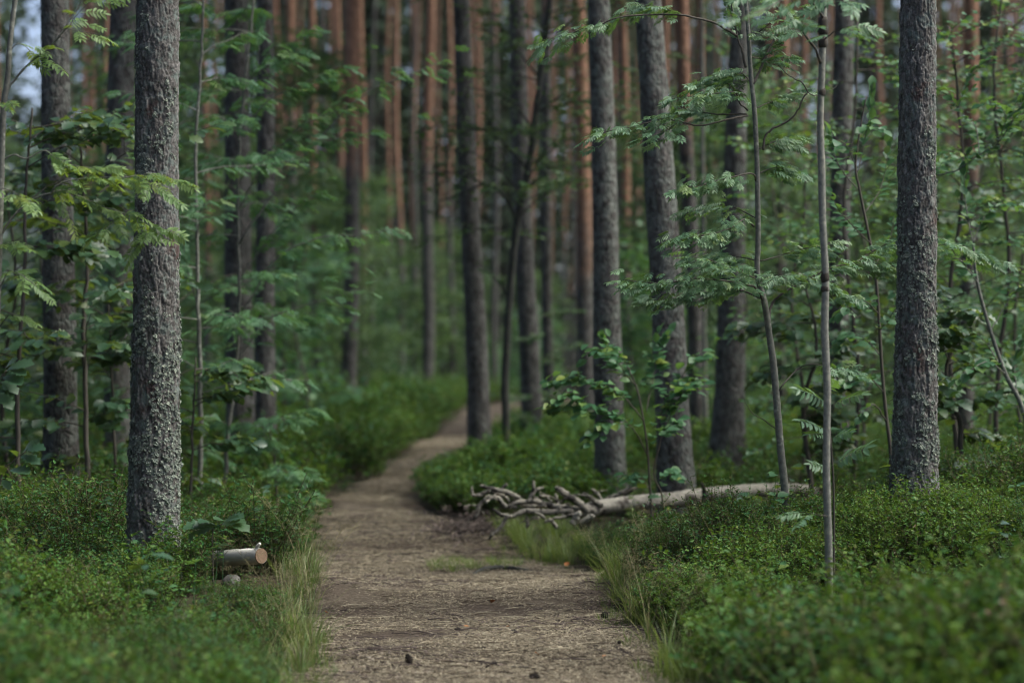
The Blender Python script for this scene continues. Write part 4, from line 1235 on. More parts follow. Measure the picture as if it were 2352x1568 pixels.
for k, (px, by, ty, d, L, nm, tp, mt, sz) in enumerate([
        (1955, 1095, 40, 20.0, .9, 'leafy sapling filling the gap left of the right-hand pine', OV, 'oval', .07),
        (2195, 1060, 60, 18.6, .8, 'leafy buckthorn close behind the right-hand pine', OV, 'oval', .072),
        (2300, 1060, -20, 19.6, .95, 'tall leafy buckthorn at the right margin behind the arching one', OV, 'oval', .072),
        (1835, 1090, 380, 21.5, .8, 'leafy sapling in the shade behind the rowan stem', OV, 'oval', .07),
        (1700, 1085, 560, 27.0, .8, 'low leafy sapling behind the right end of the log', OV, 'oval', .075),
        (2110, 1060, 200, 22.0, .9, 'shaded sapling hidden behind the right-hand pine trunk', OK, 'oak', .11),
        (2190, 1070, 700, 17.2, .5, 'young oak bush right of the foot of the right-hand pine', OK, 'oak', .12),
        (1860, 1090, 640, 18.6, .5, 'young oak bush between the rowan stem and the pole', OK, 'oak', .12),
        (1995, 1080, 330, 24.5, 1.0, 'dim sapling deep behind the dark-stemmed buckthorn', OV, 'oval', .08),
        (2260, 1040, 100, 25.5, 1.1, 'dim sapling deep behind the arching buckthorn', OV, 'oval', .08),
        (2345, 1060, 150, 23.0, 1.0, 'dim sapling at the far right edge', OV, 'oval', .08),
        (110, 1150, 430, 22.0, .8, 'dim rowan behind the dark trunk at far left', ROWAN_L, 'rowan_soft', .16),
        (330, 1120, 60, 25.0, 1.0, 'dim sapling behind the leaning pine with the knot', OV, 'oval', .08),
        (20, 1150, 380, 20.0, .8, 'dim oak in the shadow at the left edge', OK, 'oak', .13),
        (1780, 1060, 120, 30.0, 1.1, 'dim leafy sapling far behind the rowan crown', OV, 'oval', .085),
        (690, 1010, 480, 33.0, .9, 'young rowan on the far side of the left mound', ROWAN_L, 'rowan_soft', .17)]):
    xs = [px + 18 * math.sin(k * 2.1 + q * 1.7) for q in range(6)]
    soft_sapling('sapling', nm, [([(xs[q], by + (ty - by) * q / 5) for q in range(6)], .022, .008)], [], d, tp, sz, mt, 'twig', 600 + k, int(10 + (by - ty) / 70), (.12, 1, L), 10 if tp is ROWAN_L else 13)


# young trees of the misty green understory: a few models, repeated
def understory_model(seed, h, spread, nleaf, size, mat):
    rs = np.random.RandomState(seed)
    wood = MB(); leaf = MB()
    sp = smooth_poly([(0, 0, 0), (rs.normal(0, .1), rs.normal(0, .1), h * .5), (rs.normal(0, .2), rs.normal(0, .2), h)], 12)
    wood.tube(sp, np.linspace(.035, .01, 12), 7, .05, seed)
    nb = 26
    for k in range(nb):
        i = int(np.interp(rs.rand() ** .8, [0, 1], [1, 11]))
        a = rs.uniform(0, 6.28); l = spread * rs.uniform(.5, 1.1) * (1.1 - .5 * i / 12)
        dv = np.array([math.cos(a), math.sin(a), rs.uniform(0, .6)])
        q = sp[i] + np.linspace(0, 1, 5)[:, None] * dv * l
        q[:, 2] -= .2 * l * np.linspace(0, 1, 5) ** 2
        wood.tube(q, np.linspace(.012, .004, 5), 4, cap=False)
        n = nleaf // nb
        pos = q[rs.randint(1, 5, n)] + rs.normal(0, .16 * spread, (n, 3)) * (1, 1, .55)
        dirs = rs.normal(0, 1, (n, 3)); dirs[:, 2] = dirs[:, 2] * .4 - .15
        stamp_leaves(leaf, BI, pos, dirs, size, rs, .5)
    return wood.mesh('understory_trunk', M['twig']), leaf.mesh('understory_crown', M[mat])


UND = [understory_model(701, 3.4, 1.1, 1800, .11, 'birch_leaf'), understory_model(702, 4.8, 1.3, 2600, .115, 'birch_leaf'), understory_model(703, 2.4, 1.0, 1400, .11, 'rowan_soft'), understory_model(704, 6.5, 1.5, 3600, .12, 'birch_leaf')]
rsu = np.random.RandomState(123)
k = 0
spots = []
while k < 118:
    d = 33 + 55 * rsu.rand() ** 1.25
    px = rsu.uniform(-100, 2450)
    if -10 < px < 140 and d > 30: continue
    if 700 < px < 1300 and d < 41: continue
    if 960 < px < 1200 and d < 52: continue
    x = (px - CX) / F * d
    if d < 74 and path_l(d) - 1.3 < x < path_r(d) + 1.3: continue
    if any(abs(x - a) < .8 and abs(d - b) < 2.0 for a, b in spots): continue
    spots.append((x, d))
    w, l = UND[rsu.randint(4) if not 600 < px < 1400 else rsu.choice([0, 2, 1, 3])]
    t = thing('young_tree', 'small leafy young tree in the blurred green understory', 'tree', (x, d, gz(x, d) - .05), 'blurred understory trees')
    s = rsu.uniform(.7, 1.25)
    t.scale = (s, s, s); t.rotation_euler = (0, 0, rsu.uniform(0, 6.28))
    for nm, me in (('trunk', w), ('crown', l)):
        o = bpy.data.objects.new(nm, me); C.objects.link(o); o.parent = t
    k += 1


# spruces standing dark in the back
def spruce_model(seed, h):
    rs = np.random.RandomState(seed)
    wood = MB(); leaf = MB()
    wood.tube([(0, 0, 0), (0, 0, h * .5), (0, 0, h)], [.16, .10, .02], 8)
    pos = []; dirs = []
    for z in np.arange(.8, h, .32):
        R = (1 - z / h) ** .8 * h * .17 + .15
        for q in range(7):
            a = rs.uniform(0, 6.28)
            for t in np.linspace(.15, 1, 8):
                for s in (-1, 1):
                    pos.append((math.cos(a) * R * t, math.sin(a) * R * t, z - .25 * R * t * t + rs.normal(0, .05)))
                    b = a + s * rs.uniform(.2, .9)
                    dirs.append((math.cos(b), math.sin(b), -.35))
    pos = np.array(pos); dirs = np.array(dirs)
    stamp_leaves(leaf, [tpl_diamond(.16, .05)], pos, dirs, .42, rs, .3, 0)
    return wood.mesh('spruce_trunk', M['twig']), leaf.mesh('spruce_crown', M['spruce'])


SPR = [spruce_model(801, 13), spruce_model(802, 16)]
rsp = np.random.RandomState(31)
for k, (px, d) in enumerate([(870, 88), (1010, 90), (700, 86), (1160, 90), (1420, 90), (2010, 88), (2320, 86), (420, 88), (-330, 80),
                             (790, 95), (930, 98), (1080, 96), (1240, 96), (640, 98), (500, 96), (1380, 98), (1620, 92), (1780, 90), (1950, 92), (2120, 90), (2280, 92), (350, 96)]):
    x = (px - CX) / F * d
    t = thing('spruce_tree', 'dark spruce standing far back behind the pines', 'tree', (x, d, gz(x, d) - .1), 'dark spruces far back')
    w, l = SPR[k % 2]
    t.rotation_euler = (0, 0, rsp.uniform(0, 6.28)); s = rsp.uniform(.85, 1.2); t.scale = (s, s, s)
    for nm, me in (('trunk', w), ('crown', l)):
        o = bpy.data.objects.new(nm, me); C.objects.link(o); o.parent = t


# unseen spruces added round the viewer to block low sky light
for k, (x, y) in enumerate([(-6.5, 3), (-7.2, 7), (-6.8, 11), (-7.5, 15), (-9.5, 19), (-11, 24), (-5, -1), (-4.2, -4.5), (-2, -7), (.6, -8), (3.2, -7), (5.6, -4.5), (6.6, -1), (7.2, 3), (7.4, 7), (7.8, 11), (8.2, 15.5), (9.5, 20), (10.5, 25), (-9.5, -3), (-6.5, -8), (-1, -11), (4.5, -11), (9, -7)]):
    t = thing('spruce_tree', 'young spruce added out of view beside or behind the viewer to block low sky light', 'tree', (x, y, gz(x, max(y, 7.0)) - .1), 'light-blocking spruces round the viewer')
    w, l = SPR[k % 2]
    t.rotation_euler = (0, 0, k * 1.7); q = (.85 if x < -6 and y > 0 else .52) + .12 * ((k * 37) % 10) / 10; t.scale = (q * 1.25, q * 1.25, q)  # left ones taller to deepen the shade on that side
    for nm, me in (('trunk', w), ('crown', l)):
        o = bpy.data.objects.new(nm, me); C.objects.link(o); o.parent = t


# the forest beyond, one green mass
def far_forest():
    rs = np.random.RandomState(77)
    n = 70000
    d = rs.uniform(108, 150, n)
    x = rs.uniform(-1, 1, n) * (.30 * d)
    z = rs.uniform(0, 1, n) ** .9 * 26
    u = x / d
    keep = noise2(x * .35, z * .28 + d * .05, 5) > .22
    gap = (u > -.203) & (u < -.190) & (z > 13.5) & (noise2(x * 1.6, z * 1.6, 9) > .30)
    keep &= ~gap
    pos = np.stack([x, d, z + .5], -1)[keep]
    dirs = rs.normal(0, 1, (len(pos), 3)); dirs[:, 2] *= .5
    mb = MB()
    stamp_leaves(mb, [TPL['clump']], pos, dirs, .75, rs, .6)
    o = mb.obj('far_forest', M['needle'], None, False)
    tag(o, 'far mass of dark green forest closing the view', 'forest', kind='stuff')


far_forest()

# ------------------------------------------------------------------ ground cover
def bilberry_clump(seed, nst, size, h, twigs, perleaf, mat='bilberry', wide=.19):
    rs = np.random.RandomState(seed)
    leaf_p = []; leaf_d = []
    mb = MB()
    for k in range(nst):
        a = rs.uniform(0, 6.28); r0 = rs.uniform(0, .06); r1 = rs.uniform(.05, wide); hh = h * rs.uniform(.65, 1.1)
        p0 = np.array([r0 * math.cos(a), r0 * math.sin(a), -.04]); p1 = np.array([r1 * math.cos(a + .3), r1 * math.sin(a + .3), hh])
        mid = (p0 + p1) / 2 + rs.normal(0, .02, 3)
        st = smooth_poly([p0, mid, p1], 6)
        mb.tube(st, np.linspace(.0028, .0012, 6), 3, cap=False)
        for w in range(twigs):
            i = rs.randint(2, 6)
            dv = rs.normal(0, 1, 3); dv[2] = abs(dv[2]) * .8 + .35; dv /= np.linalg.norm(dv)
            l = rs.uniform(.05, .12)
            e = st[i] + dv * l
            mb.tube([st[i], (st[i] + e) / 2 + rs.normal(0, .006, 3), e], [.0013, .001, .0007], 3, cap=False)
            for q in range(perleaf):
                t = (q + .6) / perleaf
                ld = dv * .5 + rs.normal(0, .55, 3); ld[2] = ld[2] * .35 + .10
                leaf_p.append(st[i] + dv * l * t); leaf_d.append(ld)
    stems = mb.n
    leaf_p = np.array(leaf_p); leaf_d = np.array(leaf_d)
    ntri0 = sum(len(t) for t in mb.T); nq = sum(len(q) for q in mb.Q)
    stamp_leaves(mb, [TPL['bil']], leaf_p, leaf_d, size, rs, .32, .15)
    me = mb.mesh('bilberry', M[mat], False)
    me.materials.append(M['stem'])
    nt = sum(len(t) for t in mb.T)
    mi = np.zeros(nt + nq, np.int32); mi[:ntri0] = 1; mi[nt:] = 1
    me.polygons.foreach_set('material_index', mi)
    return me


COL_BIL = source_collection('bilberry', [bilberry_clump(900 + k, 9, .024, .29, 6, 7) for k in range(3)] + [bilberry_clump(910 + k, 7, .021, .37, 5, 6, 'bilberry', .24) for k in range(2)]
                            + [bilberry_clump(913 + k, 8, .026, .28, 6, 7, 'bilberry_fresh') for k in range(2)] + [bilberry_clump(917, 9, .018, .31, 5, 2, 'bilberry_brown', .22)])
COL_BILF = source_collection('bilberry_far', [bilberry_clump(920 + k, 7, .040, .30, 5, 5, 'bilberry' if k < 2 else 'bilberry_fresh') for k in range(4)])


def patch_points(n, x0, x1, d0, d1, rs, margin, fn=None, tall=None):
    d = rs.uniform(d0, d1, n); x = rs.uniform(x0, x1, n)
    off = np.maximum(path_l(d) - x, x - path_r(d))
    lim = .245 * d + .5
    ok = (off > margin + .10 * noise2(x * 5, d * 5, 77)) & (abs(x) < lim)
    if fn is not None: ok &= fn(x, d)
    x = x[ok]; d = d[ok]; off = off[ok]
    hum = noise2(x * 1.2, d * 1.2, 44) * .7 + noise2(x * 4, d * 4, 45) * .3
    s = (.32 + 1.15 * hum) * np.clip(.62 + off * 1.1, .62, 1.0) * rs.uniform(.68, 1.25, len(x))
    s = s * np.where((d > 15.8) & (d < 19.5) & (x > 0) & (x < 2.5), np.interp(d, [15.8, 17.0, 19.5], [1, .58, .5]), 1)
    px = CX + F * x / d                                                    # shrubs stay low where something stands clear of them
    g = ground(x, d)
    for (a, b, yl, d0, d1) in ((1330, 1640, 1170, 14.7, 19.6), (1640, 1885, 1147, 14.7, 20.5), (450, 650, 1335, 11.8, 15.2), (1850, 1960, 1372, 10.0, 12.4), (2030, 2170, 1085, 13.2, 14.6),
                               (1960, 2400, 1070, 12.5, 15.5), (1080, 1250, 1225, 17.0, 19.2)):
        cap = np.clip((CAMZ - (yl - HY) * d / F - g) / .35, .20, 2)
        s = np.where((px > a) & (px < b) & (d > d0) & (d < d1), np.minimum(s, cap * rs.uniform(.8, 1.05, len(x))), s)
    s = np.where((d > 25.2) & (x > path_r(d)) & (x < path_r(d) + 1.2), s * np.clip(.30 + off * .85, .30, 1), s)
    s = np.where((d > 21.3) & (d <= 25.2) & (x > path_r(d)) & (x < path_r(d) + .8), np.clip(s, .75, 1.05), s)
    s = np.where((x > 1.0) & (d < 10.2), s * 1.35, s)
    clear = (px > 515) & (px < 635) & (d > 14.1) & (d < 15.1)
    return x[~clear], d[~clear], s[~clear]


def bilberry_patch(name, label, n, x0, x1, d0, d1, seed, col, nvar, margin=.08, fn=None, big=1.0, sink=.0):
    rs = np.random.RandomState(seed)
    x, d, s = patch_points(n, x0, x1, d0, d1, rs, margin, fn)
    z = ground(x, d) - sink
    rot = np.stack([rs.normal(0, .12, len(x)), rs.normal(0, .12, len(x)), rs.uniform(0, 6.28, len(x))], -1)
    sc3 = np.stack([s * big * 1.1, s * big * 1.1, s * big], -1)
    idx = rs.randint(0, nvar, len(x))
    if nvar == 8:
        f = noise2(x * .9, d * .9, 131) + rs.normal(0, .13, len(x))
        idx = np.where(f > .58, rs.randint(5, 7, len(x)), np.where(f < .22, rs.randint(3, 5, len(x)), rs.randint(0, 4, len(x))))
        idx = np.where(rs.rand(len(x)) < .05, 7, idx)
    return scatter(name, np.stack([x, d, z], -1), rot, sc3, idx, col, label, 'shrubs')


def not_hero(x, d):
    return (np.hypot(x + 2.0, d - 13.5) > .20) & (np.hypot(x - 2.41, d - 14.5) > .19)


bilberry_patch('bilberry_shrubs', 'dense low bilberry carpet on the bank left of the path, round the lichen-crusted trunk', 3700, -5, -.6, 7.5, 19, 1, COL_BIL, 8, .12, not_hero)
bilberry_patch('bilberry_shrubs', 'dense low bilberry carpet covering the near bank right of the path', 4700, .3, 5.2, 7.5, 18.7, 2, COL_BIL, 8, .14, lambda x, d: not_hero(x, d) & ~((d > 17.0) & (x < .55)), .98)
bilberry_patch('bilberry_shrubs', 'soft bilberry mound beyond the bend on the left side of the path', 5200, -13, .9, 19, 60, 3, COL_BILF, 4, .05, lambda x, d: x < path_l(d), 1.4)
bilberry_patch('bilberry_shrubs', 'soft bilberry mound behind the root end of the fallen log, right of the path', 3200, -1.2, 2.2, 21.3, 34, 4, COL_BILF, 4, .02, lambda x, d: x < .6 + (d - 21) * .12, 1.0)
bilberry_patch('bilberry_shrubs', 'soft bilberry cover among the trunks behind the log', 3800, .3, 14, 19.6, 60, 5, COL_BILF, 4, .2, lambda x, d: x > .6 + (d - 21) * .12, 1.1)


def grass_tuft(seed, n, h, curl, seedheads=0):
    rs = np.random.RandomState(seed); mb = MB()
    for k in range(n):
        a = rs.uniform(0, 6.28); r = rs.uniform(0, .05); L = h * rs.uniform(.5, 1.15); w = rs.uniform(.0016, .0032)
        out = rs.uniform(.1, curl)
        c = np.array([(r * math.cos(a) + out * L * t * t * math.cos(a), r * math.sin(a) + out * L * t * t * math.sin(a), L * (t - .28 * out * t * t * t) - .02) for t in (0, .3, .6, .85, 1)])
        s = np.array([-math.sin(a + .5), math.cos(a + .5), 0]) * w
        ws = np.array([1, .9, .7, .4, .05])[:, None]
        V = np.vstack([c - s * ws, c + s * ws])
        Q = [(i, i + 1, 6 + i, 5 + i) for i in range(4)]
        mb.add(V, None, Q, rs.rand())
    for k in range(seedheads):
        a = rs.uniform(0, 6.28); L = h * rs.uniform(1.2, 1.9); lean = rs.uniform(.1, .5)
        p = np.array([(lean * L * t * t * math.cos(a), lean * L * t * t * math.sin(a), L * t) for t in np.linspace(0, 1, 7)])
        mb.tube(p, np.linspace(.0014, .0007, 7), 3, cap=False, tint=.95)
        for q in range(26):
            t = rs.uniform(.74, 1); b = np.array([np.interp(t, np.linspace(0, 1, 7), p[:, c]) for c in range(3)])
            dv = rs.normal(0, 1, 3); dv[2] = abs(dv[2]) * .6; e = b + dv * .022 * (1.25 - t) * 3
            mb.tube([b, e], [.0004, .0003], 3, cap=False, tint=.97)
            mb.stamp(tpl_diamond(.3, .2), orient(dv[None], np.array([[0, .3, 1.0]])) * .006, e[None], [.98])
    return mb


COL_GR = source_collection('grass', [grass_tuft(940 + k, 26, .26, .8).mesh('grass', M['grass'], False) for k in range(4)])
COL_GRS = source_collection('grass_short', [grass_tuft(950 + k, 22, .09, 1.0).mesh('grass', M['grass'], False) for k in range(3)])
COL_DRY = source_collection('dry_grass', [grass_tuft(960 + k, 6, .26, .7, 3).mesh('grass', M['drygrass'], False) for k in range(4)])


def grass_patch(name, label, n, fn, seed, col, nvar, s0, s1):
    rs = np.random.RandomState(seed)
    x, d = fn(n, rs)
    gp = CX + F * x / d
    ok = ~((gp > 470) & (gp < 640) & (d > 12.5) & (d < 15.2))
    x, d = x[ok], d[ok]; n = len(x)
    onp = (x > path_l(d)) & (x < path_r(d))
    z = np.where(onp, ground(x, d, False), ground(x, d)) - .005
    rot = np.stack([rs.normal(0, .15, n), rs.normal(0, .15, n), rs.uniform(0, 6.28, n)], -1)
    s = rs.uniform(s0, s1, n)
    scatter(name, np.stack([x, d, z], -1), rot, np.stack([s, s, s], -1), rs.randint(0, nvar, n), col, label, 'grass')


def edge_fn(side, d0, d1, a, b, clump=.5):
    def f(n, rs):
        xs = []; ds = []
        while len(xs) < n:
            d = rs.uniform(d0, d1)
            if noise2(np.array([d * 2.2]), np.array([side * 3.0]), 61)[0] < clump * rs.uniform(.5, 1.2): continue
            o = rs.uniform(a, b)
            xs.append((path_r(d) + o) if side > 0 else (path_l(d) - o)); ds.append(d)
        return np.array(xs), np.array(ds)
    return f


grass_patch('grass', 'fine green grass fringe along the left edge of the path', 170, edge_fn(-1, 8.5, 17.5, -.03, .36, .55), 11, COL_GR, 4, .4, 1.2)
grass_patch('grass', 'lush green grass fringe along the right edge of the path', 130, edge_fn(1, 8.5, 17.2, .0, .30, .62), 12, COL_GR, 4, .45, 1.35)
grass_patch('grass', 'soft grass in front of the root end of the fallen log', 120, lambda n, rs: ((lambda d: (path_r(d) + rs.uniform(.0, .55, n), d))(rs.uniform(17.6, 20.5, n))), 13, COL_GR, 4, .6, 1.1)
grass_patch('grass', 'thin line of short yellow-green grass crossing the path by the root', 130, lambda n, rs: (rs.uniform(-.62, .06, n) + .0, rs.uniform(17.4, 18.5, n)), 14, COL_GRS, 3, .5, 1.1)
grass_patch('grass', 'short grass thinning out over the path edges', 150, lambda n, rs: (lambda d, s: (np.where(s > 0, path_r(d) - rs.uniform(0, .12, n), path_l(d) + rs.uniform(0, .10, n)), d))(rs.uniform(10.5, 20, n), rs.choice([-1, 1], n)), 15, COL_GRS, 3, .4, 1.0)
grass_patch('grass', 'dry seeding grass stalks left of the path, near the sawn log', 22, edge_fn(-1, 11.5, 16.8, -.02, .30, .3), 16, COL_DRY, 4, .8, 1.35)
grass_patch('grass', 'dry seeding grass stalks rising from the right bank', 26, edge_fn(1, 12.0, 16.8, .0, .45, .3), 17, COL_DRY, 4, .7, 1.2)


def leafy_tuft(seed, kind, n, size, h):
    rs = np.random.RandomState(seed); mb = MB()
    top = np.array([rs.normal(0, .03), rs.normal(0, .03), h])
    mb.tube(smooth_poly([(0, 0, -.03), top * .5 + rs.normal(0, .01, 3), top], 6), np.linspace(.003, .0015, 6), 4, cap=False)
    pos = np.array([top * rs.uniform(.45, 1.0) for k in range(n)]); a = rs.uniform(0, 6.28, n)
    stamp_leaves(mb, [TPL[kind]], pos, np.stack([np.cos(a), np.sin(a), rs.uniform(-.1, .5, n)], -1), size, rs, .3, .2)
    return mb.mesh('seedling', M['oval' if kind == 'oval' else 'oak'], True)


COL_SEED = source_collection('seedlings', [leafy_tuft(990 + k, 'oval' if k < 3 else 'oak', 9 if k < 3 else 6, .075 if k < 3 else .10, .34 + .05 * k) for k in range(5)])
for nm, x0, x1, sd in (('broad-leaved seedlings poking out of the bilberry left of the path', -4, -1.2, 21), ('broad-leaved seedlings poking out of the bilberry on the right bank', .9, 4, 22)):
    rs = np.random.RandomState(sd)
    x, d, _s = patch_points(52, x0, x1, 9.5, 18.5, rs, .3, not_hero)
    n = len(x)
    scatter('seedlings', np.stack([x, d, ground(x, d)], -1), np.stack([rs.normal(0, .1, n), rs.normal(0, .1, n), rs.uniform(0, 6.28, n)], -1), np.ones((n, 3)) * rs.uniform(.7, 1.1, (n, 1)), rs.randint(0, 5, n), COL_SEED, nm, 'seedlings')

# needles and chips lying on the path
def litter_tile(seed, n, dark):
    rs = np.random.RandomState(seed); mb = MB()
    for k in range(n):
        a = rs.uniform(0, 6.28); L = rs.uniform(.018, .045); w = rs.uniform(.0012, .0024)
        c = np.array([rs.uniform(-.13, .13), rs.uniform(-.13, .13), rs.uniform(.002, .010)])
        dv = np.array([math.cos(a), math.sin(a), rs.normal(0, .12)]); s = np.array([-math.sin(a), math.cos(a), 0]) * w
        m = c + dv * L * .5 + np.array([0, 0, rs.uniform(0, .004)]) + s * rs.normal(0, 2)
        e = c + dv * L
        mb.add([c - s, c + s, m + s, m - s, e + s * .5, e - s * .5], None, [(0, 1, 2, 3), (3, 2, 4, 5)], rs.rand())
    for k in range(dark):
        c = np.array([rs.uniform(-.13, .13), rs.uniform(-.13, .13), .004]); r = rs.uniform(.004, .011)
        a0 = rs.uniform(0, 6.28)
        V = [c + r * np.array([math.cos(a0 + q * 1.57) * rs.uniform(.6, 1.3), math.sin(a0 + q * 1.57) * rs.uniform(.4, .9), rs.uniform(0, .5)]) for q in range(4)] + [c + (0, 0, r * .6)]
        mb.add(V, [(0, 1, 4), (1, 2, 4), (2, 3, 4), (3, 0, 4)], None, rs.rand())
    for k in range(dark // 5):
        a = rs.uniform(0, 6.28); L = rs.uniform(.05, .14); c = np.array([rs.uniform(-.1, .1), rs.uniform(-.1, .1), .006]); dv = np.array([math.cos(a), math.sin(a), 0])
        mb.tube([c, c + dv * L * .5 + (rs.normal(0, .006), rs.normal(0, .006), .004), c + dv * L], [.002, .0025, .0012], 4, cap=False, tint=rs.rand())
    return mb


COL_LIT = source_collection('litter', [litter_tile(970 + k, 80, 6).mesh('litter', M['litter'], False) for k in range(4)])
COL_CHIP = source_collection('chips', [litter_tile(980 + k, 4, 14).mesh('chips', M['darkchip'], False) for k in range(3)])
rs = np.random.RandomState(8)


def lit_points(n, d0, d1, rs, dens=None):
    d = d0 + (d1 - d0) * rs.rand(n) ** 1.5; t = rs.uniform(-.03, 1.03, n)
    x = path_l(d) + (path_r(d) - path_l(d)) * t
    if dens is not None:
        ok = dens(x, d); x, d = x[ok], d[ok]
    z = ground(x, d, False) + .02 * fbm2(x * 3, d * 3, 5) + .035 * fbm2(x * 1.1, d * 1.1, 15) + .004
    return np.stack([x, d, z], -1)


p = lit_points(7600, 9.5, 34, rs, lambda x, d: noise2(x * 1.7, d * 1.1, 71) * .6 + noise2(x * 5, d * 3.5, 73) * .4 > rs.uniform(.18, .72, len(x)))
scatter('pine_needles', p, np.stack([rs.normal(0, .03, len(p)), rs.normal(0, .03, len(p)), rs.uniform(0, 6.28, len(p))], -1), np.ones((len(p), 3)) * rs.uniform(.8, 1.2, (len(p), 1)), rs.randint(0, 4, len(p)), COL_LIT, 'dry tan needles and crumbs littering the path', 'litter')
p = lit_points(1500, 9.5, 23, rs, lambda x, d: (noise2(x * 1.4, d * .8, 72) > rs.uniform(.2, .8, len(x))))
scatter('bark_chips', p, np.stack([rs.normal(0, .05, len(p)), rs.normal(0, .05, len(p)), rs.uniform(0, 6.28, len(p))], -1), np.ones((len(p), 3)) * rs.uniform(.7, 1.5, (len(p), 1)), rs.randint(0, 3, len(p)), COL_CHIP, 'dark crumbs of bark strewn over the path', 'litter')

n = 130
d = rs.normal(20.3, .5, n); x = (1085 - CX) / F * d + rs.normal(0, .16, n)
p = np.stack([x, d, ground(x, d, False) + .012], -1)
scatter('bark_chips', p, np.stack([rs.normal(0, .3, n), rs.normal(0, .3, n), rs.uniform(0, 6.28, n)], -1), np.ones((n, 3)) * rs.uniform(1.0, 2.6, (n, 1)), rs.randint(0, 3, n), COL_CHIP, 'dark heap of rotten bark bits on the path below the root tangle', 'litter')

# ------------------------------------------------------------------ fallen log with its tangle of roots and limbs
def zl(x, y): return (1041.25 + x * .20833, 1065.75 + y * .20833)


def fallen_log():
    D = 19.0
    axis = [(1310, 1173, -.3), (1350, 1171, -.2), (1375, 1165, -.1), (1406, 1160), (1437, 1156, .1), (1500, 1151, .2), (1560, 1146, .35), (1596, 1140, .45), (1640, 1133, .55), (1700, 1129, .7), (1760, 1125, .85), (1820, 1124, 1.0), (1876, 1130, 1.1)]
    A = PL(axis, D)
    base = A[3].copy(); base[2] = gz(base[0], base[1])
    t = thing('fallen_log', 'pale weathered fallen log with a tangle of bare roots and limbs at its left end', 'log', base)
    sp = smooth_poly(A, 60)
    rr = np.interp(np.linspace(0, 1, 60), [0, .1, .25, .5, .56, .6, .8, 1], [.032, .060, .058, .064, .070, .056, .058, .050])
    MB().tube(sp, rr, 16, .06, 5).obj('trunk', M['deadwood'], t, True, base)
    limbs = [
        ([(205, 250), (215, 335), (290, 338), (345, 310), (400, 285)], .020, -.25), ([(295, 233), (380, 262), (460, 280), (560, 300), (650, 335), (720, 380), (775, 440), (900, 470)], .026, -.2),
        ([(592, 220), (560, 250), (540, 285)], .018, -.15), ([(165, 625), (235, 600), (268, 520), (290, 455), (345, 400), (420, 370), (490, 368), (535, 420), (590, 465), (700, 470)], .021, -.3),
        ([(432, 485), (490, 535), (560, 562), (640, 570), (720, 545), (800, 515)], .020, -.4), ([(385, 840), (430, 780), (500, 720), (545, 660), (575, 600), (640, 570)], .018, -.45),
        ([(590, 475), (680, 435), (780, 412), (900, 412), (1020, 440), (1120, 465), (1300, 490), (1420, 500)], .028, -.3), ([(700, 530), (800, 512), (920, 518), (1040, 530), (1160, 520), (1320, 505)], .028, -.35),
        ([(882, 180), (884, 260), (870, 330), (830, 400), (800, 450)], .019, .0), ([(990, 255), (935, 275), (895, 300), (875, 330)], .018, .02),
        ([(1125, 245), (1200, 300), (1300, 370), (1390, 430), (1480, 510)], .036, -.35), ([(1425, 312), (1500, 360), (1570, 415), (1640, 465)], .022, -.2),
        ([(1520, 278), (1580, 310), (1610, 360), (1650, 410), (1680, 440)], .018, .1), ([(1640, 400), (1720, 365), (1810, 335), (1900, 290), (1960, 240), (1990, 200), (1955, 140)], .022, .15),
        ([(2155, 245), (2080, 245), (2010, 262), (1950, 300), (1880, 330)], .017, .2), ([(1130, 325), (1140, 400), (1175, 480)], .018, -.1), ([(1085, 600), (1180, 585), (1290, 565), (1400, 530)], .016, -.45),
        ([(1000, 640), (1060, 615), (1100, 640), (1140, 700)], .019, -.5), ([(1395, 520), (1360, 580), (1315, 660)], .034, -.5), ([(1390, 650), (1460, 610), (1540, 560)], .028, -.45),
        ([(800, 560), (815, 620), (820, 690)], .016, -.35), ([(890, 520), (960, 560), (1010, 600)], .015, -.4), ([(620, 420), (560, 350), (480, 325), (420, 300)], .018, -.1)]
    for k, (pl, r, dz) in enumerate(limbs):
        q = PL([zl(*p) + (dz,) for p in pl], D)
        n = len(q) * 5; r = r * .84
        q = smooth_poly(q, n, .0025, k)
        rr = np.interp(np.linspace(0, 1, n), [0, .05, .2, .6, 1], [r * .30, r * .62, r * .82, r * .95, r])
        MB().tube(q, rr, 11, .09, k).obj('limb', M['deadlimb' if k not in (18, 19) else 'deadwood'], t, True, base)
    # thin broken sticks caught in the tangle
    rs = np.random.RandomState(9)
    for k in range(22):
        x0, y0 = rs.uniform(250, 1500), rs.uniform(330, 600)
        a = rs.uniform(-1.2, 1.2) + (math.pi if rs.rand() < .5 else 0); L = rs.uniform(120, 300)
        pl = [zl(x0, y0) + (rs.uniform(-.5, 0),), zl(x0 + L * .5 * math.cos(a), y0 + L * .35 * math.sin(a) - 15) + (rs.uniform(-.5, 0),), zl(x0 + L * math.cos(a), y0 + L * .6 * math.sin(a)) + (rs.uniform(-.5, 0),)]
        q = smooth_poly(PL(pl, D), 12, .003, 70 + k)
        MB().tube(q, np.linspace(.0085, .0025, 12), 6, .2, k).obj('stick', M['deadlimb'], t, True, base)
    # dark torn stub where the log bends
    q = PL([(1622, 1143, .35), (1618, 1128, .35), (1612, 1108, .3)], D)
    o = MB().tube(smooth_poly(q, 8), np.linspace(.034, .008, 8), 8, .25, 3).obj('torn_stub', M['knot'], t, True, base)


fallen_log()


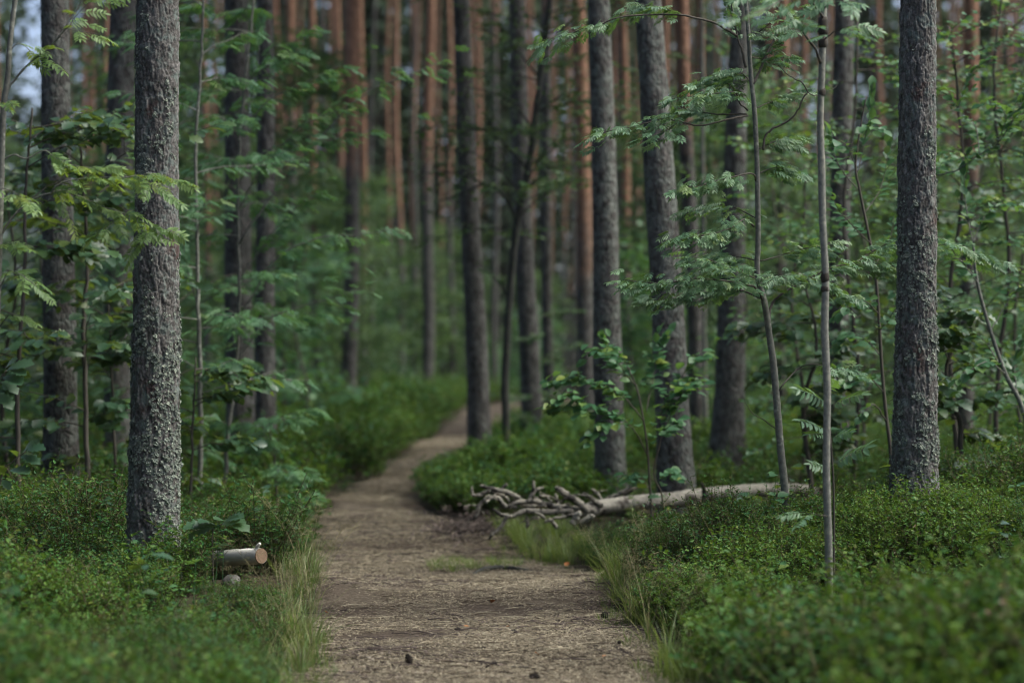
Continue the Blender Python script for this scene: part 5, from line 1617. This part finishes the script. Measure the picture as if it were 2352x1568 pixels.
def sawn_log():
    d = 15.0
    A = PL([(470, 1284, .30), (520, 1280, .15), (560, 1278, .0), (600, 1276, -.12)], d)
    base = A.mean(0).copy(); base[2] -= .05
    t = thing('sawn_log', 'short sawn birch log lying in the shrubs, orange cut end toward the path', 'log', base)
    sp = smooth_poly(A, 18)
    MB().tube(sp, .050, 18, .03, 4, cap=False).obj('bark', M['birchbark'], t, True, base)
    ax = sp[-1] - sp[-2]; ax /= np.linalg.norm(ax)
    MB().tube([sp[-1] - ax * .03, sp[-1] - ax * .003, sp[-1] + ax * .003], [.046, .0475, .046], 18, .0).obj('cut_face', M['cutwood'], t, False, base)
    MB().tube([sp[-1] - ax * .05 + (0, 0, .035), sp[-1] - ax * .035 + (0, -.01, .06), sp[-1] - ax * .01 + (0, -.02, .078)], [.014, .012, .009], 8, .1).obj('branch_stub', M['birchbark'], t, True, base)


sawn_log()


# ------------------------------------------------------------------ small things lying about
def pine_cone_mesh(seed):
    rs = np.random.RandomState(seed); mb = MB()
    prof = [(0, .004), (.15, .011), (.4, .0165), (.7, .012), (1, .003)]
    L = .046
    mb.tube([(0, t * L, 0) for t, _ in prof], [r * .75 for _, r in prof], 8)
    n = 62
    for k in range(n):
        t = (k + .5) / n; a = k * 2.39996
        r = np.interp(t, [p[0] for p in prof], [p[1] for p in prof])
        rad = np.array([math.cos(a), 0, math.sin(a)]); tan = np.array([-math.sin(a), 0, math.cos(a)]); ax = np.array([0, 1.0, 0])
        c = rad * r * .7 + ax * t * L
        out = rad * (.75 + rs.uniform(-.1, .2)) + ax * .55
        s = .0085 * (1.1 - .5 * abs(t - .4)) 
        tip = c + out * s
        w = tan * s * .48
        mb.add([c - w * .6, c + w * .6, tip + w, tip - w, tip + out * s * .22 + ax * -.001, tip - ax * .0025 + w * .7, tip - ax * .0025 - w * .7], [(2, 4, 3), (3, 4, 6), (4, 5, 6), (2, 5, 4)], [(0, 1, 2, 3), (1, 0, 6, 5)], rs.rand())
    return mb.mesh('pine_cone', M['cone'], False)


CONES = [pine_cone_mesh(s) for s in (1, 2)]
for k, (px, py, s, nm) in enumerate([
        (943, 1532, 1.1, 'open dark pine cone standing out on the path near its left front'), (1237, 1564, 1.05, 'dark pine cone at the bottom edge of the picture, beside the pale root'),
        (1392, 1424, 1.15, 'dark pine cone at the grassy right edge of the path'), (1430, 1484, .8, 'small pine cone under the right-hand grass fringe'),
        (1142, 1530, .75, 'small cone just beyond the curved dark twig'), (1118, 1539, .65, 'smallest cone left of the curved dark twig'),
        (1108, 1495, .7, 'dusty grey-brown cone in the middle of the path'), (1058, 1449, .75, 'cone in the middle of the path beside an orange leaf'), (736, 1380, .9, 'dark cone at the left edge of the path by the dry grass'),
        (1312, 1432, .5, 'tiny cone fragment toward the right side of the path')]):
    q = path_spot(px, py)
    o = bpy.data.objects.new('pine_cone', CONES[k % 2]); C.objects.link(o)
    o.location = (q[0], q[1], q[2] + .014 * s + .004)
    o.rotation_euler = (random.uniform(-.3, .6), random.uniform(0, 6.28), random.uniform(0, 6.28))
    if k == 0: o.rotation_euler = (.9, 0, .5)
    o.scale = (s, s, s)
    tag(o, nm, 'pine cone', 'pine cones on the path')


def root(label, pts, r, mat, seed, name='tree_root', cat='root'):
    w = []
    for px, py, lift in pts:
        q = path_spot(px, py); q[2] += lift; w.append(q)
    n = len(w) * 6
    q = smooth_poly(np.array(w), n, .0015, seed)
    rr = r * np.interp(np.linspace(0, 1, n), [0, .15, .8, 1], [.55, 1, .9, .35])
    c = q.mean(0)
    o = MB().tube(q, rr, 9, .12, seed).obj(name, M[mat], None, True, c, c)
    tag(o, label, cat)


root('dark bare root arching out of the path below the grass line', [(1082, 1322, -.005), (1100, 1316, .012), (1125, 1312, .022), (1155, 1309, .018), (1190, 1310, .010), (1232, 1311, -.008)], .020, 'mossbark', 1)
root('pale worn root crossing the front of the path, its end near the centre', [(885, 1567, -.004), (915, 1560, .004), (950, 1552, .006), (985, 1547, .005), (1008, 1541, -.004)], .011, 'paleroot', 2)
root('pale straight root at the bottom edge right of centre', [(1075, 1566, -.004), (1110, 1560, .003), (1160, 1557, .005), (1230, 1556, .004), (1300, 1557, -.005)], .010, 'paleroot', 3)
root('grey forked root end on the left front of the path', [(812, 1513, -.004), (835, 1513, .005), (855, 1519, .006), (875, 1528, -.003)], .012, 'paleroot', 4)
root('dark flat root chip at the left bottom of the path', [(825, 1551, -.004), (850, 1549, .005), (880, 1552, .005), (905, 1556, -.003)], .010, 'mossbark', 5)
root('thin curved dark twig lying across the front of the path', [(1130, 1540, .004), (1180, 1537, .012), (1215, 1540, .016), (1245, 1546, .008), (1262, 1552, .003)], .0045, 'twig', 6, 'twig', 'twig')
root('short dark stick lying to the right on the path', [(1262, 1436, .004), (1300, 1433, .006), (1345, 1435, .004)], .007, 'mossbark', 7, 'stick', 'stick')
root('grey stick flat on the path near its right front', [(1295, 1523, .003), (1320, 1520, .006), (1355, 1523, .003)], .007, 'mossbark', 8, 'stick', 'stick')
root('pale twig at the right edge where the bank begins', [(1375, 1326, .02), (1395, 1318, .03), (1415, 1322, .02)], .009, 'paleroot', 10, 'twig', 'twig')

FL = leaf_meshes('fallen_leaf', [tpl_outline([(0, 0), (.2, .24), (.5, .34), (.8, .22), (1, 0)], .6, -.3)], M['fallen'])[0]
for k, (px, py, s, nm) in enumerate([
        (1128, 1389, .05, 'orange fallen leaf lying far up the middle of the path'), (1079, 1443, .035, 'small orange leaf beside a cone in mid path'), (1241, 1509, .035, 'rust-brown leaf on the right front of the path'),
        (756, 1412, .03, 'red-orange leaf scrap at the left side of the path'), (716, 1473, .03, 'orange leaf scrap in the grass at the left edge'), (1381, 1517, .035, 'orange leaf scrap at the right front edge'),
        (1302, 1306, .06, 'orange leaf at the foot of the right bank beyond the bare root'), (1160, 1443, .03, 'pale orange leaf right of the middle of the path')]):
    q = path_spot(px, py)
    o = bpy.data.objects.new('fallen_leaf', FL); C.objects.link(o)
    o.location = (q[0], q[1], q[2] + .012); o.scale = (s, s, s)
    o.rotation_euler = (random.uniform(-.2, .4), random.uniform(-.4, .4), random.uniform(0, 6.28))
    tag(o, nm, 'leaf', 'fallen leaves on the path')


def stone(label, px, py, d, r, seed, mat='stone', name='stone', cat='stone'):
    rs = np.random.RandomState(seed)
    c = P(px, py, d)
    nu, nv = 14, 9
    V = []
    for j in range(nv):
        ph = math.pi * j / (nv - 1)
        for i in range(nu):
            a = 2 * math.pi * i / nu
            k = 1 + .5 * (noise2(np.array([i % nu * .5]), np.array([j * .7]), seed, 7)[0] - .5)
            V.append((r[0] * k * math.sin(ph) * math.cos(a), r[1] * k * math.sin(ph) * math.sin(a), r[2] * k * math.cos(ph)))
    Q = [(j * nu + i, (j + 1) * nu + i, (j + 1) * nu + (i + 1) % nu, j * nu + (i + 1) % nu) for j in range(nv - 1) for i in range(nu)]
    o = MB().add(V, None, Q).obj(name, M[mat], None, True, (0, 0, 0), c)
    tag(o, label, cat)


stone('pale rough stone showing between shrubs low on the left bank', 428, 1428, 11.9, (.07, .05, .05), 2)
stone('grey stone in the shrubs just below the sawn log', 532, 1340, 14.4, (.06, .06, .05), 3)


# ------------------------------------------------------------------ damp evening air
def haze():
    lo, hi = np.array([-90.0, -12.0, -2.0]), np.array([90.0, 158.0, 32.0])
    V = [(x, y, z) for x in (lo[0], hi[0]) for y in (lo[1], hi[1]) for z in (lo[2], hi[2])]
    Q = [(0, 1, 3, 2), (4, 6, 7, 5), (0, 4, 5, 1), (2, 3, 7, 6), (0, 2, 6, 4), (1, 5, 7, 3)]
    m, nt, nd, lk = new_mat('haze')
    v = N(nt, 'ShaderNodeVolumePrincipled')
    v.inputs['Color'].default_value = (.84, .95, .88, 1)
    v.inputs['Density'].default_value = HAZE
    v.inputs['Anisotropy'].default_value = 0.2
    out = N(nt, 'ShaderNodeOutputMaterial')
    lk.new(v.outputs[0], out.inputs['Volume'])
    o = MB().add(V, None, Q).obj('haze', m, None, False)
    tag(o, 'thin pale evening haze hanging between the trees', 'haze', kind='stuff')


HAZE = 0.00013
haze()
